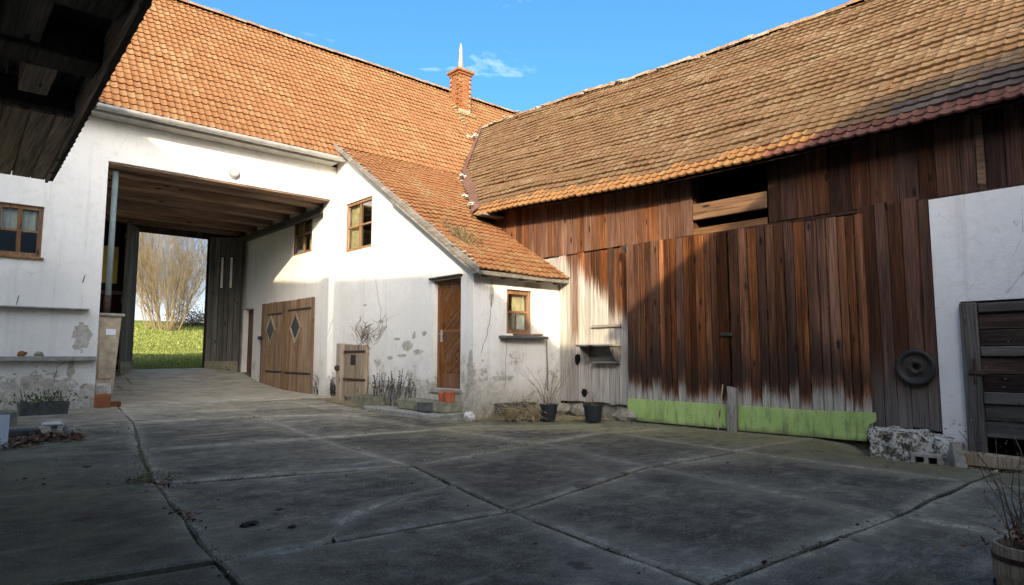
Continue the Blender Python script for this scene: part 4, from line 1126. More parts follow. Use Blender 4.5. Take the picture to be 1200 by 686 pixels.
# valley between the roofs
vs = [V((13.7, 16.75, 8.85)), V((12.4, 15.55, 7.5)), V1 + V((0, 0, .02)), V((10.75, 13.8, 5.78)), V((10.1, 12.75, 5.12)), V2 + V((-.15, -.15, .0))]
mb = MB(); L_, R_, C_ = [], [], []
for p in vs:
    C_.append(p + V((0, 0, .03)))
    y1 = p.y - .17; x1 = p.x - .14; L_.append(V((x1, y1, z_low(y1) + .085)) if True else p)
    x2 = p.x + .20; R_.append(V((x2, p.y - .02, z_barn(x2, p.y - .02) + .09)))
for i in range(len(vs) - 1):
    mb.poly([L_[i], L_[i + 1], C_[i + 1], C_[i]]); mb.poly([C_[i], C_[i + 1], R_[i + 1], R_[i]])
obj('valley_sheet', mb, LEAD, groof)
mb = MB()
for (t, n_) in ((0.10, 9), (.48, 4), (.55, 3), (.82, 3), (.93, 5)):
    s_ = t * (len(vs) - 1); i = min(int(s_), len(vs) - 2); c = vs[i].lerp(vs[i + 1], s_ - i)
    for k in range(n_):
        q = c + V((R.gauss(-.02, .13), R.gauss(-.04, .13), .06 + R.uniform(-.05, .05))); mb.rock(q, R.uniform(.03, .08), (1, 1, .6), 2, .5)
obj('valley_mortar', mb, simple('white_mortar', (.36, .35, .32), .95, .3, 12, .6), groof, kind='stuff')
mb = MB(); mb.cbox((9.2, 11.05, 4.30), (9.9, 11.3, 4.345), .008, .004); obj('loose_board', mb, W_GREY_Y, broof)

# ------------------------------------------------------------------ left wing (its eave hangs into the picture) and the rear shed
def ex(y): return 1.0 + .036 * (y - 4.43)
wing = thing('left_wing', 'dark overhanging eave with soffit boards at the top left corner', 'building', (-.9, 4, 0))
mb = MB(); wall(mb, lambda u, n, z: (-.9 - n, u, z), -8, 10.0, -.4, 3.9, .4, [(2, 3.2, -.4, 2.1)]); wall(mb, lambda u, n, z: (u, 10.0 - n, z), -8.4, -1.3, -.4, lambda u: 9.4 - abs(u + 4) * 1.05, .4, us=(-4,))
wall(mb, lambda u, n, z: (u, -7.6 - n, z), -8.4, -1.3, -.4, lambda u: 8.5 - abs(u + 4) * 1.05, .4, us=(-4,)); wall(mb, lambda u, n, z: (-8.8 + n, u, z), -8, 10, -.4, 3.8, .4)
obj('wall', mb, PLASTER, wing)
mb = MB(); mb.cbox((-1.2, 2.02, -.3), (-1.12, 3.18, 2.08), .01); obj('door', mb, W_DOOR, wing)
planks(wing, lambda u, n, z: (ex(z) - 1 + u, z, 3.40 + n), -.85, .88, 7.3, 10.12, .17, .21, 0, .03, W_SOFFIT, name='soffit_board', nj=.003)
obj('soffit_backing', MB().box((-1.9, 7.3, 3.45), (.85, 10.1, 3.48)), W_SOFDK, wing)
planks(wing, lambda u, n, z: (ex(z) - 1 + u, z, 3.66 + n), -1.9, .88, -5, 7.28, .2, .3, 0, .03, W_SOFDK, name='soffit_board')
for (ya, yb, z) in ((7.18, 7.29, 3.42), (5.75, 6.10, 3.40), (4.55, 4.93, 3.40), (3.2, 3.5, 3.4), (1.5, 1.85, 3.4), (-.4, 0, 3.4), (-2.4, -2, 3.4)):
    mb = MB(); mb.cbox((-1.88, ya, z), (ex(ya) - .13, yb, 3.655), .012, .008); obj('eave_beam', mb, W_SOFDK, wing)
mb = MB(); mb.cbox((.50, 6.14, 3.41), (.70, 6.84, 3.64), .01, .01); obj('eave_block', mb, W_SOFFIT, wing)
mb = MB(); mb.cbox((.28, 4.0, 3.43), (.52, 5.72, 3.64), .01, .01); obj('eave_block', mb, W_SOFDK, wing)
def strip(x0, x1, z0, z1, mt, nm):
    m_ = MB(); ya, yb = -8, 10.15
    m_.hexa([(ex(ya) + x0, ya, z0), (ex(ya) + x1, ya, z0), (ex(yb) + x1, yb, z0), (ex(yb) + x0, yb, z0), (ex(ya) + x0, ya, z1), (ex(ya) + x1, ya, z1), (ex(yb) + x1, yb, z1), (ex(yb) + x0, yb, z1)])
    return obj(nm, m_, mt, wing)
strip(-.115, -.085, 3.37, 3.62, W_SOFFIT, 'fascia_board'); strip(-.083, -.03, 3.40, 3.58, W_SOFDK, 'fascia_board')
rz = lambda y: interp(y, [(-8, 8.62), (-4.2, 8.63), (5.4, 9.46), (6.3, 9.52), (10.2, 9.65)])
ra = lambda y: (-4.0, y, rz(y))
mb = MB(); yl = [-5, -4.2, 5.4, 6.3, 10.15]
for a, b in zip(yl, yl[1:]):
    mb.prism([(ex(a) - .03, a, 3.60), (ex(b) - .03, b, 3.60), ra(b), ra(a)], (0, 0, -.06))
mb.prism([(-1.35, -8, 5.9), (-1.35, -5, 5.9), ra(-5), ra(-8)], (0, 0, -.06))
mb.prism([(-9.2, -8, 3.6), (-9.2, 10.15, 3.6), ra(10.15), ra(-8)], (0, 0, -.06))
wroof = obj('roof', mb, TILE_DARK, wing)
tm = tile_mesh('tile', .225, .40, TILE_DARK); 
for j in range(3):
    for i in range(int(15 / .225)):
        y = 10.15 - i * .225; o = V((ex(y), y, 3.585)); d = (V(ra(y)) - V((ex(y), y, 3.6))).normalized()
        q = bpy.data.objects.new('tile', tm); COL.objects.link(q); q.parent = wroof; q.matrix_local = frame(o + d * (j * .34 - .02), V((0, 1, 0)), d * -1 if False else d, .02, .0) @ Matrix.Identity(4)
rear = thing('rear_shed', 'broad low pitched shed closing the yard behind the viewer', 'building', (3, -5, 0))
gt = lambda x: 8.55 - .257 * (3.0 - x) if x < 3 else 8.55 - .255 * (x - 3)
mb = MB(); wall(mb, lambda u, n, z: (u, -5.2 - n, z), -1.25, 8.2, -.4, lambda u: gt(u) - .15, .3, [(1, 4.5, -.4, 3.4)], us=(3,)); wall(mb, lambda u, n, z: (-.95 - n, u, z), -18, -5.5, -.4, gt(-1.25) - .15, .3); wall(mb, lambda u, n, z: (7.9 + n, u, z), -18, -5.5, -.4, gt(8.2) - .15, .3); wall(mb, lambda u, n, z: (u, -18 - n, z), -1.25, 8.2, -.4, lambda u: gt(u) - .15, .3, us=(3,))
obj('wall', mb, PLASTER, rear)
mb = MB(); mb.prism([(-1.3, -5, gt(-1.3)), (3, -5, gt(3)), (8.5, -5, gt(8.5)), (8.5, -5, gt(8.5) - .12), (3, -5, gt(3) - .12), (-1.3, -5, gt(-1.3) - .12)], (0, -13.5, 0)); obj('roof', mb, TILE_BARN, rear)
planks(rear, lambda u, n, z: (u, -5.3 + n, z), 1.0, 4.5, 0, 3.38, .2, .25, 0, .04, W_BARN_DK)

# ------------------------------------------------------------------ things against the left wall
def ledge(z, x1, label, th):
    t = MB().cbox((.2, YF - .16, z - th), (x1, YF - .002, z), .008, .004)
    return tag(obj('wall_ledge', t, CONCRETE), label, 'ledge', 'narrow ledges on the gatehouse wall')
ledge(2.045, 2.42, 'thin upper ledge on white wall below the left window', .035)
ledge(1.135, 2.58, 'thicker lower ledge on white wall with two stones on it', .085)
for x, r, c, lb in ((1.43, .055, W_FRAME, 'brown pointed stone on the lower wall ledge'), (1.68, .055, STONE, 'grey round stone on the lower wall ledge')):
    tag(obj('stone', MB().rock((x, YF - .085, 1.135 + r * .8), r, (1.3, .8, 1.0), 2, .3), c), lb, 'stone', 'stones on the ledge')


crack(gate, FA, [(1.95, .66), (1.98, .95), (2.1, 1.02)]); crack(gate, FA, [(2.3, 2.55), (2.33, 2.7)], .008); crack(gate, FA, [(1.3, 2.07), (1.33, 2.25)], .006)
t = thing('stone_trough', 'long dark concrete trough with straggly plants under the left wall ledges', 'planter', (1.6, 14.2, .13))
def trough(par, x0, x1, y0, y1, z0, z1, mt, wl=.05, nm='trough_body'):
    mb = MB(); bm_ = [(x0, y0), (x1, y0), (x1, y1), (x0, y1)]
    sl = .03
    out0 = [(x + (sl if x == x0 else -sl), y + (sl if y == y0 else -sl), z0) for x, y in bm_]; out1 = [(x, y, z1) for x, y in bm_]
    in1 = [(x + (wl if x == x0 else -wl), y + (wl if y == y0 else -wl), z1) for x, y in bm_]; in0 = [(x, y, z1 - .07) for x, y, _ in in1]
    o = 0; mb.v = out0 + out1 + in1 + in0
    mb.f = [(3, 2, 1, 0), (12, 13, 14, 15)]
    for k in (0, 4, 8):
        for i in range(4): mb.f.append((k + i, k + (i + 1) % 4, k + 4 + (i + 1) % 4, k + 4 + i))
    return obj(nm, mb, mt, par)
trough(t, 1.34, 2.06, 13.75, 14.1, .10, .35, CONCRETE_D)
def leafball(n, c, s, size, mb=None):
    mb = mb or MB()
    for _ in range(n):
        p = V([c[i] + R.gauss(0, 1) * s[i] * .5 for i in range(3)]); a = V([R.gauss(0, 1) for _ in range(3)]).normalized(); b = a.orthogonal().normalized(); k = size * R.uniform(.5, 1.2)
        mb.poly([p - a * k, p + b * k * .45, p + a * k, p - b * k * .45])
    return mb
mb = leafball(170, (1.68, 13.95, .40), (.55, .22, .12), .04)
for _ in range(26):
    x = R.uniform(1.4, 2.0); p = V((x, 13.95, .33)); mb.tube([p, p + V((R.uniform(-.08, .08), R.uniform(-.1, .05), R.uniform(.1, .28)))], .005, 3, False)
obj('plants', mb, IVY, t, kind='stuff')
t = MB().cbox((.5, 12.3, .05), (1.19, 12.62, .33), .03, .015); tag(obj('mossy_block', t, MOSSY), 'green mossy block at the left edge beside the long trough', 'block')
t = MB(); t.hexa([(.2, 10.22, .0), (.905, 10.16, .0), (.905, 10.20, .0), (.2, 10.26, .0), (.2, 10.34, .42), (.92, 10.28, .42), (.92, 10.32, .42), (.2, 10.38, .42)])
tag(obj('white_board', t, WHITE), 'white painted board propped upright at the left edge of the yard', 'board')
t = thing('stone_bench', 'tiny bench of a pale slab on a stub beside dead leaves', 'bench', (1.42, 10.9, .03))
obj('seat', MB().cbox((1.335, 10.75, .20), (1.56, 11.05, .245), .012, .01), simple('pale_slab', (.55, .53, .49), .9, .2, 8, .5), t)
obj('support', MB().cbox((1.42, 10.83, .0), (1.49, 10.98, .202), .012, .01), simple('pale_stub', (.42, .40, .36), .9, .2, 8, .5), t)
tag(obj('grey_block', MB().cbox((.7, 11.1, -.02), (1.36, 11.4, .16), .02, .015), CONCRETE_D), 'dark grey concrete block lying behind the tiny bench', 'block')
tag(obj('kerb_stone', MB().cbox((1.57, 10.66, -.02), (1.65, 11.0, .19), .04, .02), CONCRETE), 'rounded grey stone standing to the right of the tiny bench', 'stone')
def leaves(n, fn, sz):
    mb = MB()
    for _ in range(n):
        x, y, h = fn(); p = V((x, y, gz(x, y) + .008 + h)); a = V((R.gauss(0, 1), R.gauss(0, 1), R.gauss(0, .5))).normalized(); b = a.cross(V((R.gauss(0, .3), R.gauss(0, .3), 1))).normalized(); k = sz * R.uniform(.6, 1.3)
        mb.poly([p - a * k, p + b * k * .6 + V((0, 0, k * .2)), p + a * k, p - b * k * .6 + V((0, 0, k * .2))])
    return mb
def pile(): 
    x = R.uniform(.5, 1.75); y = 10.35 + R.gauss(0, .16) + (.25 if x > 1.2 else 0); return x, y, abs(R.gauss(0, .035))
o = tag(obj('dead_leaves', leaves(900, pile, .035), LEAF, kind='stuff'), 'heap of brown dead leaves under the tiny bench', 'leaves')

# passage corner: meter box, pipe, small crates, yellow board
t = thing('meter_box', 'tall flaking beige box with grey lid standing inside the passage by left jamb', 'box', (2.85, 15.1, .16))
obj('box_body', MB().hexa([(2.625, 14.98, .42), (2.94, 14.98, .42), (2.94, 15.6, .42), (2.625, 15.6, .42), (2.625, 14.98, 1.93), (3.02, 14.98, 1.93), (3.02, 15.6, 1.93), (2.625, 15.6, 1.93)]), BEIGE, t)
obj('box_lid', MB().cbox((2.62, 14.93, 1.93), (3.07, 15.66, 1.99), .008), CONCRETE, t)
obj('box_foot', MB().cbox((2.625, 14.96, .16), (2.90, 15.58, .62), .02, .015), PLASTER_OLD, t)
obj('sticker', MB().box((2.76, 14.972, 1.56), (2.93, 14.978, 1.68)), WHITE, t)
obj('hatch', MB().cbox((2.66, 14.955, .70), (2.90, 14.975, 1.30), .004), BEIGE, t)
tag(obj('brick_box', MB().cbox((2.60, 14.55, .13), (2.83, 14.80, .42), .01, .008), simple('red_brown_wood', (.25, .09, .04), .85, .3, 8, .4)), 'small red brown crate at the foot of the left passage jamb', 'crate')
tag(obj('brick', MB().cbox((2.88, 14.8, .15), (3.06, 15.0, .25), .008, .006), BRICK), 'loose brick lying next to the small red brown crate', 'brick')
tag(obj('brick', MB().cbox((2.86, 14.7, .14), (2.98, 14.79, .2), .008, .006), BRICK), 'flat brick fragment right against the small red brown crate', 'brick')
t = thing('drain_pipe', 'grey blue vertical pipe above the beige box at left passage jamb', 'pipe', (2.8, 15.2, 2.0))
obj('pipe', MB().tube([(2.80, 15.2, 2.34), (2.81, 15.2, 4.92)], .055, 12), PIPE, t, True)
obj('pipe_foot', MB().tube([(2.79, 15.2, 1.99), (2.80, 15.2, 2.36)], .062, 12), RUST, t, True)
tag(obj('yellow_board', MB().cbox((3.72, YB + .08, 3.2), (4.12, YB + .12, 4.25), .006), YELLOW), 'yellow rectangular board hanging in the dark of the passage', 'board')
t = thing('wall_lamp', 'round bulkhead lamp on the white wall above the passage', 'lamp', (5.05, YF, 5.23))
obj('lamp_base', MB().lathe([(.125, 0), (.125, -.035), (.11, -.05)], (5.05, YF - .001, 5.23), 20, 1), simple('lamp_grey', (.22, .22, .22), .5, .05, 3, 0), t)
obj('lamp_glass', MB().lathe([(.095, -.05), (.08, -.085), (.045, -.105), (.01, -.11)], (5.05, YF - .001, 5.23), 20, 1), simple('lamp_glass', (.42, .43, .43), .25, .05, 3, 0, .5), t, True)

# ------------------------------------------------------------------ things by the annex
t = thing('door_steps', 'two low stone steps in front of the brown annex door', 'steps', (7.2, 10.5, 0))
obj('step', MB().cbox((6.86, 9.55, -.05), (7.52, 12.1, .12), .025, .02), CONCRETE, t)
obj('step', MB().cbox((7.12, 9.62, .122), (7.51, 11.2, .30), .02, .018), MOSSY, t)
t = thing('side_trough', 'greenish concrete trough standing left of the door steps', 'planter', (7.2, 12.4, .05))
trough(t, 7.08, 7.45, 12.12, 13.0, .05, .30, MOSSY)
obj('soil', MB().box((7.13, 12.17, .18), (7.40, 12.95, .24)), DARK, t)
def pot(name, x, y, z, r, h, mt, label, cat, group=None, soil=True, rim=True):
    t = thing(name, label, cat, (x, y, z), group)
    prof = [(r * .78, 0), (r * .97, h * .86)] + ([(r * 1.06, h * .86), (r * 1.06, h)] if rim else [(r, h)]) + [(r * .9, h), (r * .86, h * .8)]
    obj('pot_body', MB().lathe(prof, (x, y, z), 18), mt, t, False)
    if soil: obj('soil', MB().lathe([(.01, h * .82), (r * .84, h * .81)], (x, y, z), 14, cap=False), DARK, t)
    return t
pot('flower_pot', 7.34, 9.98, .30, .10, .17, TERRA, 'upper orange pot on the step under the brown door', 'flower pot', 'orange pots on the door steps')
pot('flower_pot', 7.30, 9.72, .30, .11, .20, TERRA, 'orange pot nearest the annex corner on the door steps', 'flower pot', 'orange pots on the door steps')
tag(obj('dark_crate', MB().cbox((6.98, 9.98, .122), (7.11, 10.32, .29), .01, .006), CONCRETE_D), 'small dark grey box on the lower door step', 'box')
tag(obj('white_stone', MB().rock((7.42, 9.30, .05), .10, (1.2, .9, .8), 2, .5), MORTAR), 'white lump of plaster at the foot of the annex corner', 'stone')
b1 = pot('plant_bucket', 8.44, 8.30, 0, .155, .29, BLACKPL, 'black plant bucket beside the dry grass heap', 'bucket', 'black buckets before the barn corner')
b2 = pot('plant_bucket', 8.93, 7.68, 0, .175, .29, BLACKPL, 'black plant bucket below the barn wall shelf', 'bucket', 'black buckets before the barn corner')
def stalks(mb, base, n, h, spread, r=.006, seg=4, curl=.15):
    for _ in range(n):
        p = V(base) + V((R.gauss(0, .04), R.gauss(0, .04), 0)); d = V((R.gauss(0, spread), R.gauss(0, spread), 1)).normalized(); L = h * R.uniform(.5, 1.1); pts = [p]
        for k in range(seg):
            d = (d + V((R.gauss(0, curl), R.gauss(0, curl), R.gauss(0, curl * .4)))).normalized(); p = p + d * L / seg; pts.append(p)
        mb.tube(pts, [r * (1 - .7 * i / seg) for i in range(seg + 1)], 4, False)
    return mb
obj('bare_stems', stalks(MB(), (8.44, 8.3, .24), 12, .9, .35), TWIG, b1); obj('bare_stems', stalks(MB(), (8.93, 7.68, .24), 7, .35, .4), TWIG, b2)
t = thing('corner_trough', 'dark low trough under the annex window behind dry grass', 'planter', (8.2, 9.0, 0))
trough(t, 7.95, 8.75, 8.93, 9.24, 0, .27, CONCRETE_D)
mb = MB()
for _ in range(330):
    x = R.uniform(7.85, 8.75); y = R.uniform(8.55, 9.1); p = V((x, y, .01 + R.uniform(.0, .22) * sm(1 - abs(x - 8.3) / .6))); d = V((R.gauss(-.5, .6), R.gauss(-.5, .5), R.gauss(.15, .4))).normalized(); L = R.uniform(.2, .55); q = p + d * L; q.z = max(q.z * .8, .012)
    m_ = p.lerp(q, .5) + V((0, 0, .05)); mb.tube([p, m_, q], .004, 3, False)
tag(obj('dry_grass_heap', mb, STRAW, kind='stuff'), 'straggling heap of dry stalks in front of the dark corner trough', 'dry grass')
# dead lavender-like weeds along the annex base
for (y, n, h) in ((11.35, 9, .62), (11.7, 10, .72), (12.05, 9, .66), (12.5, 8, .62)):
    mb = MB()
    for _ in range(n):
        p = V((XS - .13 + R.gauss(0, .05), y + R.gauss(0, .13), .1)); d = V((R.gauss(-.05, .08), R.gauss(-.12, .16), 1)).normalized(); L = h * R.uniform(.7, 1.15); q = p + d * L
        mb.tube([p, p + d * L * .6, q], [.007, .006, .004], 4, False)
        for k in range(12): leafball(1, p + d * L * R.uniform(.55, 1.02), (.02, .02, .02), .03, mb)
    lb = {11.35: 'dead dark weed nearest the brown annex door', 11.7: 'tallest dead dark weed between door and trough', 12.05: 'dead dark weed above the right end of the greenish trough', 12.5: 'dead dark weed above the middle of the greenish trough'}[y]
    tag(obj('dead_weed', mb, DEADWEED), lb, 'weed', 'dead weeds along the annex base')
# dry climber on the annex wall
mb = MB()
for k in range(34):
    p = V((XS - .015, R.uniform(12.7, 13.6), R.uniform(1.3, 1.6))); pts = [p]; d = V((0, R.gauss(0, .6), 1))
    for i in range(7):
        d = V((0, d.y + R.gauss(0, .6), R.uniform(.1, 1.0))).normalized(); p = p + d * R.uniform(.05, .13); p.x = XS - .012; pts.append(p.copy())
    mb.tube(pts, .0045, 3, False)
tag(obj('dry_vine', mb, TWIG), 'bare dry climber on the annex wall above the plank hatch', 'vine')
mb = MB()
for k in range(60):
    p = V((XS - .02, R.uniform(14.4, 15.75), R.uniform(.16, .25))); q = p + V((R.uniform(-.05, 0), R.gauss(0, .08), R.uniform(.1, .42)))
    mb.tube([p, p.lerp(q, .5) + V((0, R.gauss(0, .03), 0)), q], .006, 3, False); leafball(2, q, (.05, .06, .08), .035, mb)
tag(obj('withered_weeds', mb, DEADWEED, kind='stuff'), 'withered dark weeds along the wall between stable door and hatch', 'weeds')
tag(obj('thin_pole', MB().tube([(9.36, YA - .14, .45), (9.36, YA - .11, 1.46)], .014, 8), W_GREY_V), 'thin grey pole upright below the annex window sill', 'pole')

# dry weed growing on the annex roof
mb = MB()
for _ in range(260):
    y = 10.35 + R.gauss(0, .25); x = XS + .25 + abs(R.gauss(0, .3)); p = V((x, y, z_cat(y) + .03)); d = V((R.gauss(-.2, .5), R.gauss(-.3, .5), R.uniform(.3, 1))).normalized()
    mb.tube([p, p + d * R.uniform(.04, .14)], .006, 3, False)
tag(obj('roof_moss', mb, simple('dry_moss', (.15, .115, .065), 1, .4, 12, 0), kind='stuff'), 'dry mossy tuft growing on the annex roof edge', 'moss')

# ------------------------------------------------------------------ things by the barn
t = thing('wall_shelf', 'weathered wooden box shelf fixed to the bleached barn boards', 'shelf', (9.7, 8.15, 1.0))
xs_ = XB - .03
obj('shelf_top', MB().cbox((xs_ - .34, 7.74, 1.325), (xs_, 8.6, 1.36), .008, .004), W_GREY_Y, t)
obj('shelf_bottom', MB().cbox((xs_ - .12, 7.76, 1.0), (xs_, 8.42, 1.03), .006, .004), W_GREY_Y, t)
obj('shelf_back', MB().box((xs_ - .012, 7.76, 1.03), (xs_ - .002, 8.5, 1.325)), W_GREY_Y, t)
for y in (7.78, 8.5): obj('bracket', MB().prism([(xs_ - .32, y, 1.324), (xs_ - .012, y, 1.324), (xs_ - .012, y, 1.04), (xs_ - .12, y, 1.06)], (0, .025, 0)), W_GREY_V, t)
tag(obj('wooden_rail', MB().cbox((xs_ - .03, 7.75, 1.69), (xs_ + .008, 8.45, 1.745), .006, .006), W_GREY_Y), 'short horizontal wooden rail nailed above the box shelf', 'rail')
for (y, z, a) in ((8.86, 1.08, .085), (8.68, .42, .075)):
    mb = MB(); mb.prism([(XB - .022, p[0], p[1]) for p in blob(y, z, a, a * 1.3, 8, .2)], (.006, 0, 0)); obj('knot_hole', mb, simple('black_gap', (.004, .004, .004), 1, 0, 3, 0), barn)
t = thing('wheel_rim', 'rusty round wheel rim hanging on the boards right of the barn doors', 'wheel rim', (XB - .15, 2.80, 1.0))
wc = (XB - .125, 2.80, 1.0)
obj('rim', MB().lathe([(.15, -.01), (.165, -.05), (.205, -.085), (.235, -.075), (.238, -.05), (.215, -.03), (.2, -.005)], wc, 28, 0, False), simple('black_rim', (.022, .02, .019), .55, .4, 14, .3, .4), t, True)
obj('disc', MB().lathe([(.168, -.045), (.12, -.03), (.085, -.055), (.04, -.055), (.035, -.02)], wc, 28, 0, False), IRON, t, True)
mb = MB(); mb.lathe([(.172, -.002), (.01, -.001)], wc, 24, 0, False); obj('backing', mb, IRON, t)
for k in range(5):
    a = k * 1.2566; obj('bolt', MB().lathe([(.013, -.075), (.013, -.05)], (wc[0], wc[1] + .085 * math.cos(a), wc[2] + .085 * math.sin(a)), 6, 0), RUST, t)
tag(obj('prop_post', MB().hexa([(XD - .15, 5.25, -.03), (XD - .08, 5.25, -.03), (XD - .08, 5.38, -.03), (XD - .15, 5.38, -.03), (XD - .10, 5.245, .64), (XD - .035, 5.245, .64), (XD - .035, 5.39, .67), (XD - .10, 5.39, .67)]), W_GREY_V), 'grey wooden post wedged against the green board between the barn doors', 'post')
tag(obj('thin_stick', MB().tube([(XD - .22, 5.50, .0), (XD - .12, 5.45, .70)], [.014, .010], 6), W_OAK_P), 'thin stick leaning on the barn door left of the grey post', 'stick')
t = thing('hollow_block', 'small concrete block with two holes in front of the flaking plinth', 'concrete block', (9.05, 2.55, -.18))
c0 = V((9.02, 2.56, -.105))
def hb_(p): 
    a = .12; q = V((p[0] * math.cos(a) - p[1] * math.sin(a), p[0] * math.sin(a) + p[1] * math.cos(a), p[2])); return tuple(c0 + q)
mb = MB(); wall(mb, lambda u, n, z: hb_((n, u, z)), -.15, .15, -.075, .075, .16, [(-.115, -.02, -.04, .045), (.02, .115, -.04, .045)]); obj('block_body', mb, simple('light_concrete', (.34, .32, .28), .95, .3, 12, .6), t)
mb = MB(); mb.box((c0.x + .13, c0.y - .13, c0.z - .06), (c0.x + .15, c0.y + .13, c0.z + .06)); obj('block_core', mb, DARK, t)
tag(obj('broken_slab', MB().hexa([(9.05, 2.26, -.19), (9.12, 2.15, -.19), (9.42, 2.38, -.19), (9.35, 2.49, -.19), (9.33, 2.36, .11), (9.37, 2.28, .11), (9.5, 2.42, .09), (9.45, 2.5, .09)]), STONE), 'broken slab tilted against the plinth right of the hollow block', 'slab')
tag(obj('rotten_beam', MB().cbox((9.55, 1.5, -.2), (9.70, 2.5, -.02), .02, .02), W_OAK_P), 'rotten beam lying on the ground under the white masonry wall', 'beam')
mb = MB()
for _ in range(900):
    x = R.uniform(8.2, 9.7); y = R.uniform(.4, 2.6); mb.rock((x, y, gz(x, y) - .005), R.uniform(.01, .03), (1, 1, .7), 0 if False else 1, .3) if R.random() < .35 else None
tag(obj('rubble', mb, CRUMB, kind='stuff'), 'loose gravel and rubble below the low plank door', 'gravel')
# shrub pot at the lower right corner
px_, py_ = 3.90, .70
t = thing('barrel_pot', 'tan wooden tub with a bare shrub at the lower right corner', 'planter', (px_, py_, 0))
obj('tub', MB().lathe([(.12, .0), (.148, .14), (.143, .27), (.128, .27), (.12, .22)], (px_, py_, 0), 18), W_OAK_P, t)
for z in (.06, .20): obj('hoop', MB().lathe([(.149, z), (.150, z + .025)], (px_, py_, 0), 18, cap=False), RUST, t)
obj('soil', MB().lathe([(.005, .24), (.124, .235)], (px_, py_, 0), 14, cap=False), DARK, t)
mb = stalks(MB(), (px_, py_, .25), 12, .56, .10, .004, 6, .16); stalks(mb, (px_ + .02, py_, .25), 34, .28, .5, .003, 4, .3); leafball(220, (px_ + .03, py_, .62), (.2, .2, .5), .009, mb)
obj('shrub', mb, TWIG, t)
mb = leafball(120, (px_, py_, .30), (.18, .18, .05), .02); obj('dead_leaves', mb, LEAF, t, kind='stuff')

# ------------------------------------------------------------------ ground litter, joint weeds
def scatter():
    x = R.uniform(.2, 9.3); y = R.uniform(1.2, 14.5); return x, y
mb = MB()
for _ in range(520):
    x, y = scatter(); r = R.choice((.004, .005, .006, .008, .012)); mb.rock((x, y, gz(x, y) + r * .25), r * R.uniform(.8, 1.5), (1.3, 1, .45), 1, .5)
for (x, y, r) in ((1.75, 4.6, .04), (1.95, 4.35, .02), (2.1, 4.9, .018), (1.62, 5.2, .014), (1.4, 8.1, .025), (1.2, 3.4, .02)):
    mb.rock((x, y, gz(x, y) + r * .2), r, (1.6, 1.1, .4), 2, .5)
tag(obj('crumbs', mb, CRUMB, kind='stuff'), 'scattered crumbs and clods on the dark yard slabs', 'debris')
def along(P, n, fn):
    P = [V(p) for p in P]; ls = [(b - a).length for a, b in zip(P, P[1:])]; T = sum(ls)
    for _ in range(n):
        t = R.uniform(0, T); i = 0
        while i < len(ls) - 1 and t > ls[i]: t -= ls[i]; i += 1
        fn(P[i].lerp(P[i + 1], t / ls[i]))
gm = MB()
def blade(p, w_=.04, h=.05):
    x = p.x + R.gauss(0, w_); y = p.y + R.gauss(0, w_); b = V((x, y, gz(x, y) - .01)); a = R.uniform(0, 6.28); d = V((math.cos(a), math.sin(a), 0)); q = b + d * R.uniform(.0, .04) + V((0, 0, h * R.uniform(.3, 1.2)))
    s = d.cross(V((0, 0, 1))) * .003; gm.poly([b - s, b + s, q])
along([(3.94, 5.87), (4.9, 6.1), (5.9, 6.2), (6.6, 6.6)], 1500, lambda p: blade(p, .11, .03))
along([(1.33, 3.9), (1.66, 6.6)], 260, lambda p: blade(p, .02, .03))
along([(0, 6.95), (1.66, 6.6), (3.9, 5.9)], 260, lambda p: blade(p, .03, .025))
along([(3.35, 3.7), (5.7, 4.15), (9, 4)], 300, lambda p: blade(p, .03, .025))
along([(1.66, 6.6), (1.9, 7.9), (2.1, 9.0)], 500, lambda p: blade(p, .06, .045))
along([(1.72, 6.8), (1.75, 7.2)], 350, lambda p: blade(p, .12, .06))
along([(6.3, 8.6), (7.6, 8.4), (9.2, 7.9)], 700, lambda p: blade(p, .22, .03))
along([(4.6, 14.7), (7.3, 14.7)], 500, lambda p: blade(p, .12, .04))
along([(7.5, 9.1), (9.0, 8.9)], 600, lambda p: blade(p, .18, .07))
along([(8.6, 1.2), (8.9, 2.2), (9.3, 2.4)], 500, lambda p: blade(p, .15, .06))
along([(3.33, 3.7), (3.9, 5.8), (4.2, 8.7)], 160, lambda p: blade(p, .02, .025))
tag(obj('joint_weeds', gm, WEEDG, kind='stuff'), 'short mossy grass growing in the slab joints', 'weeds')
def fl(): 
    k = R.random()
    if k < .4: x, y = 1.66 + R.gauss(0, .12), 6.65 + R.gauss(0, .18)
    elif k < .6: x, y = 1.48 + R.gauss(0, .05), 5.25 + R.gauss(0, .2)
    elif k < .8: x, y = R.uniform(7.9, 9.4), 9.0 + R.gauss(0, .2)
    else: x, y = scatter()
    return x, y, R.uniform(0, .006)
tag(obj('fallen_leaves', leaves(260, fl, .022), LEAF, kind='stuff'), 'few small dead leaves caught in the slab joints', 'leaves')
lt = MB()
def straw(p):
    x = p.x + R.gauss(0, .16); y = p.y + R.gauss(0, .16); a = R.uniform(0, 6.28); L = R.uniform(.04, .2); z = gz(x, y) + .006 + R.uniform(0, .02)
    lt.tube([(x, y, z), (x + math.cos(a) * L, y + math.sin(a) * L, z + R.uniform(-.004, .02))], .0025, 3, False)
along([(7.7, 9.0), (8.6, 8.5), (9.3, 7.7)], 420, straw); along([(6.9, 12.4), (7.2, 14.4)], 160, straw); along([(8.7, 1.4), (9.0, 2.3)], 140, straw); along([(1.5, 5.2), (1.7, 6.9)], 60, straw); along([(.6, 10.3), (1.7, 10.4)], 80, straw)
tag(obj('straw_litter', lt, STRAW, kind='stuff'), 'straw and twig litter strewn along the foot of the walls', 'litter')
mb = MB()
def gravel(p):
    x = p.x + R.gauss(0, .05); y = p.y + R.gauss(0, .05); mb.rock((x, y, gz(x, y) - .002), R.uniform(.004, .011), (1, 1, .6), 1, .5)
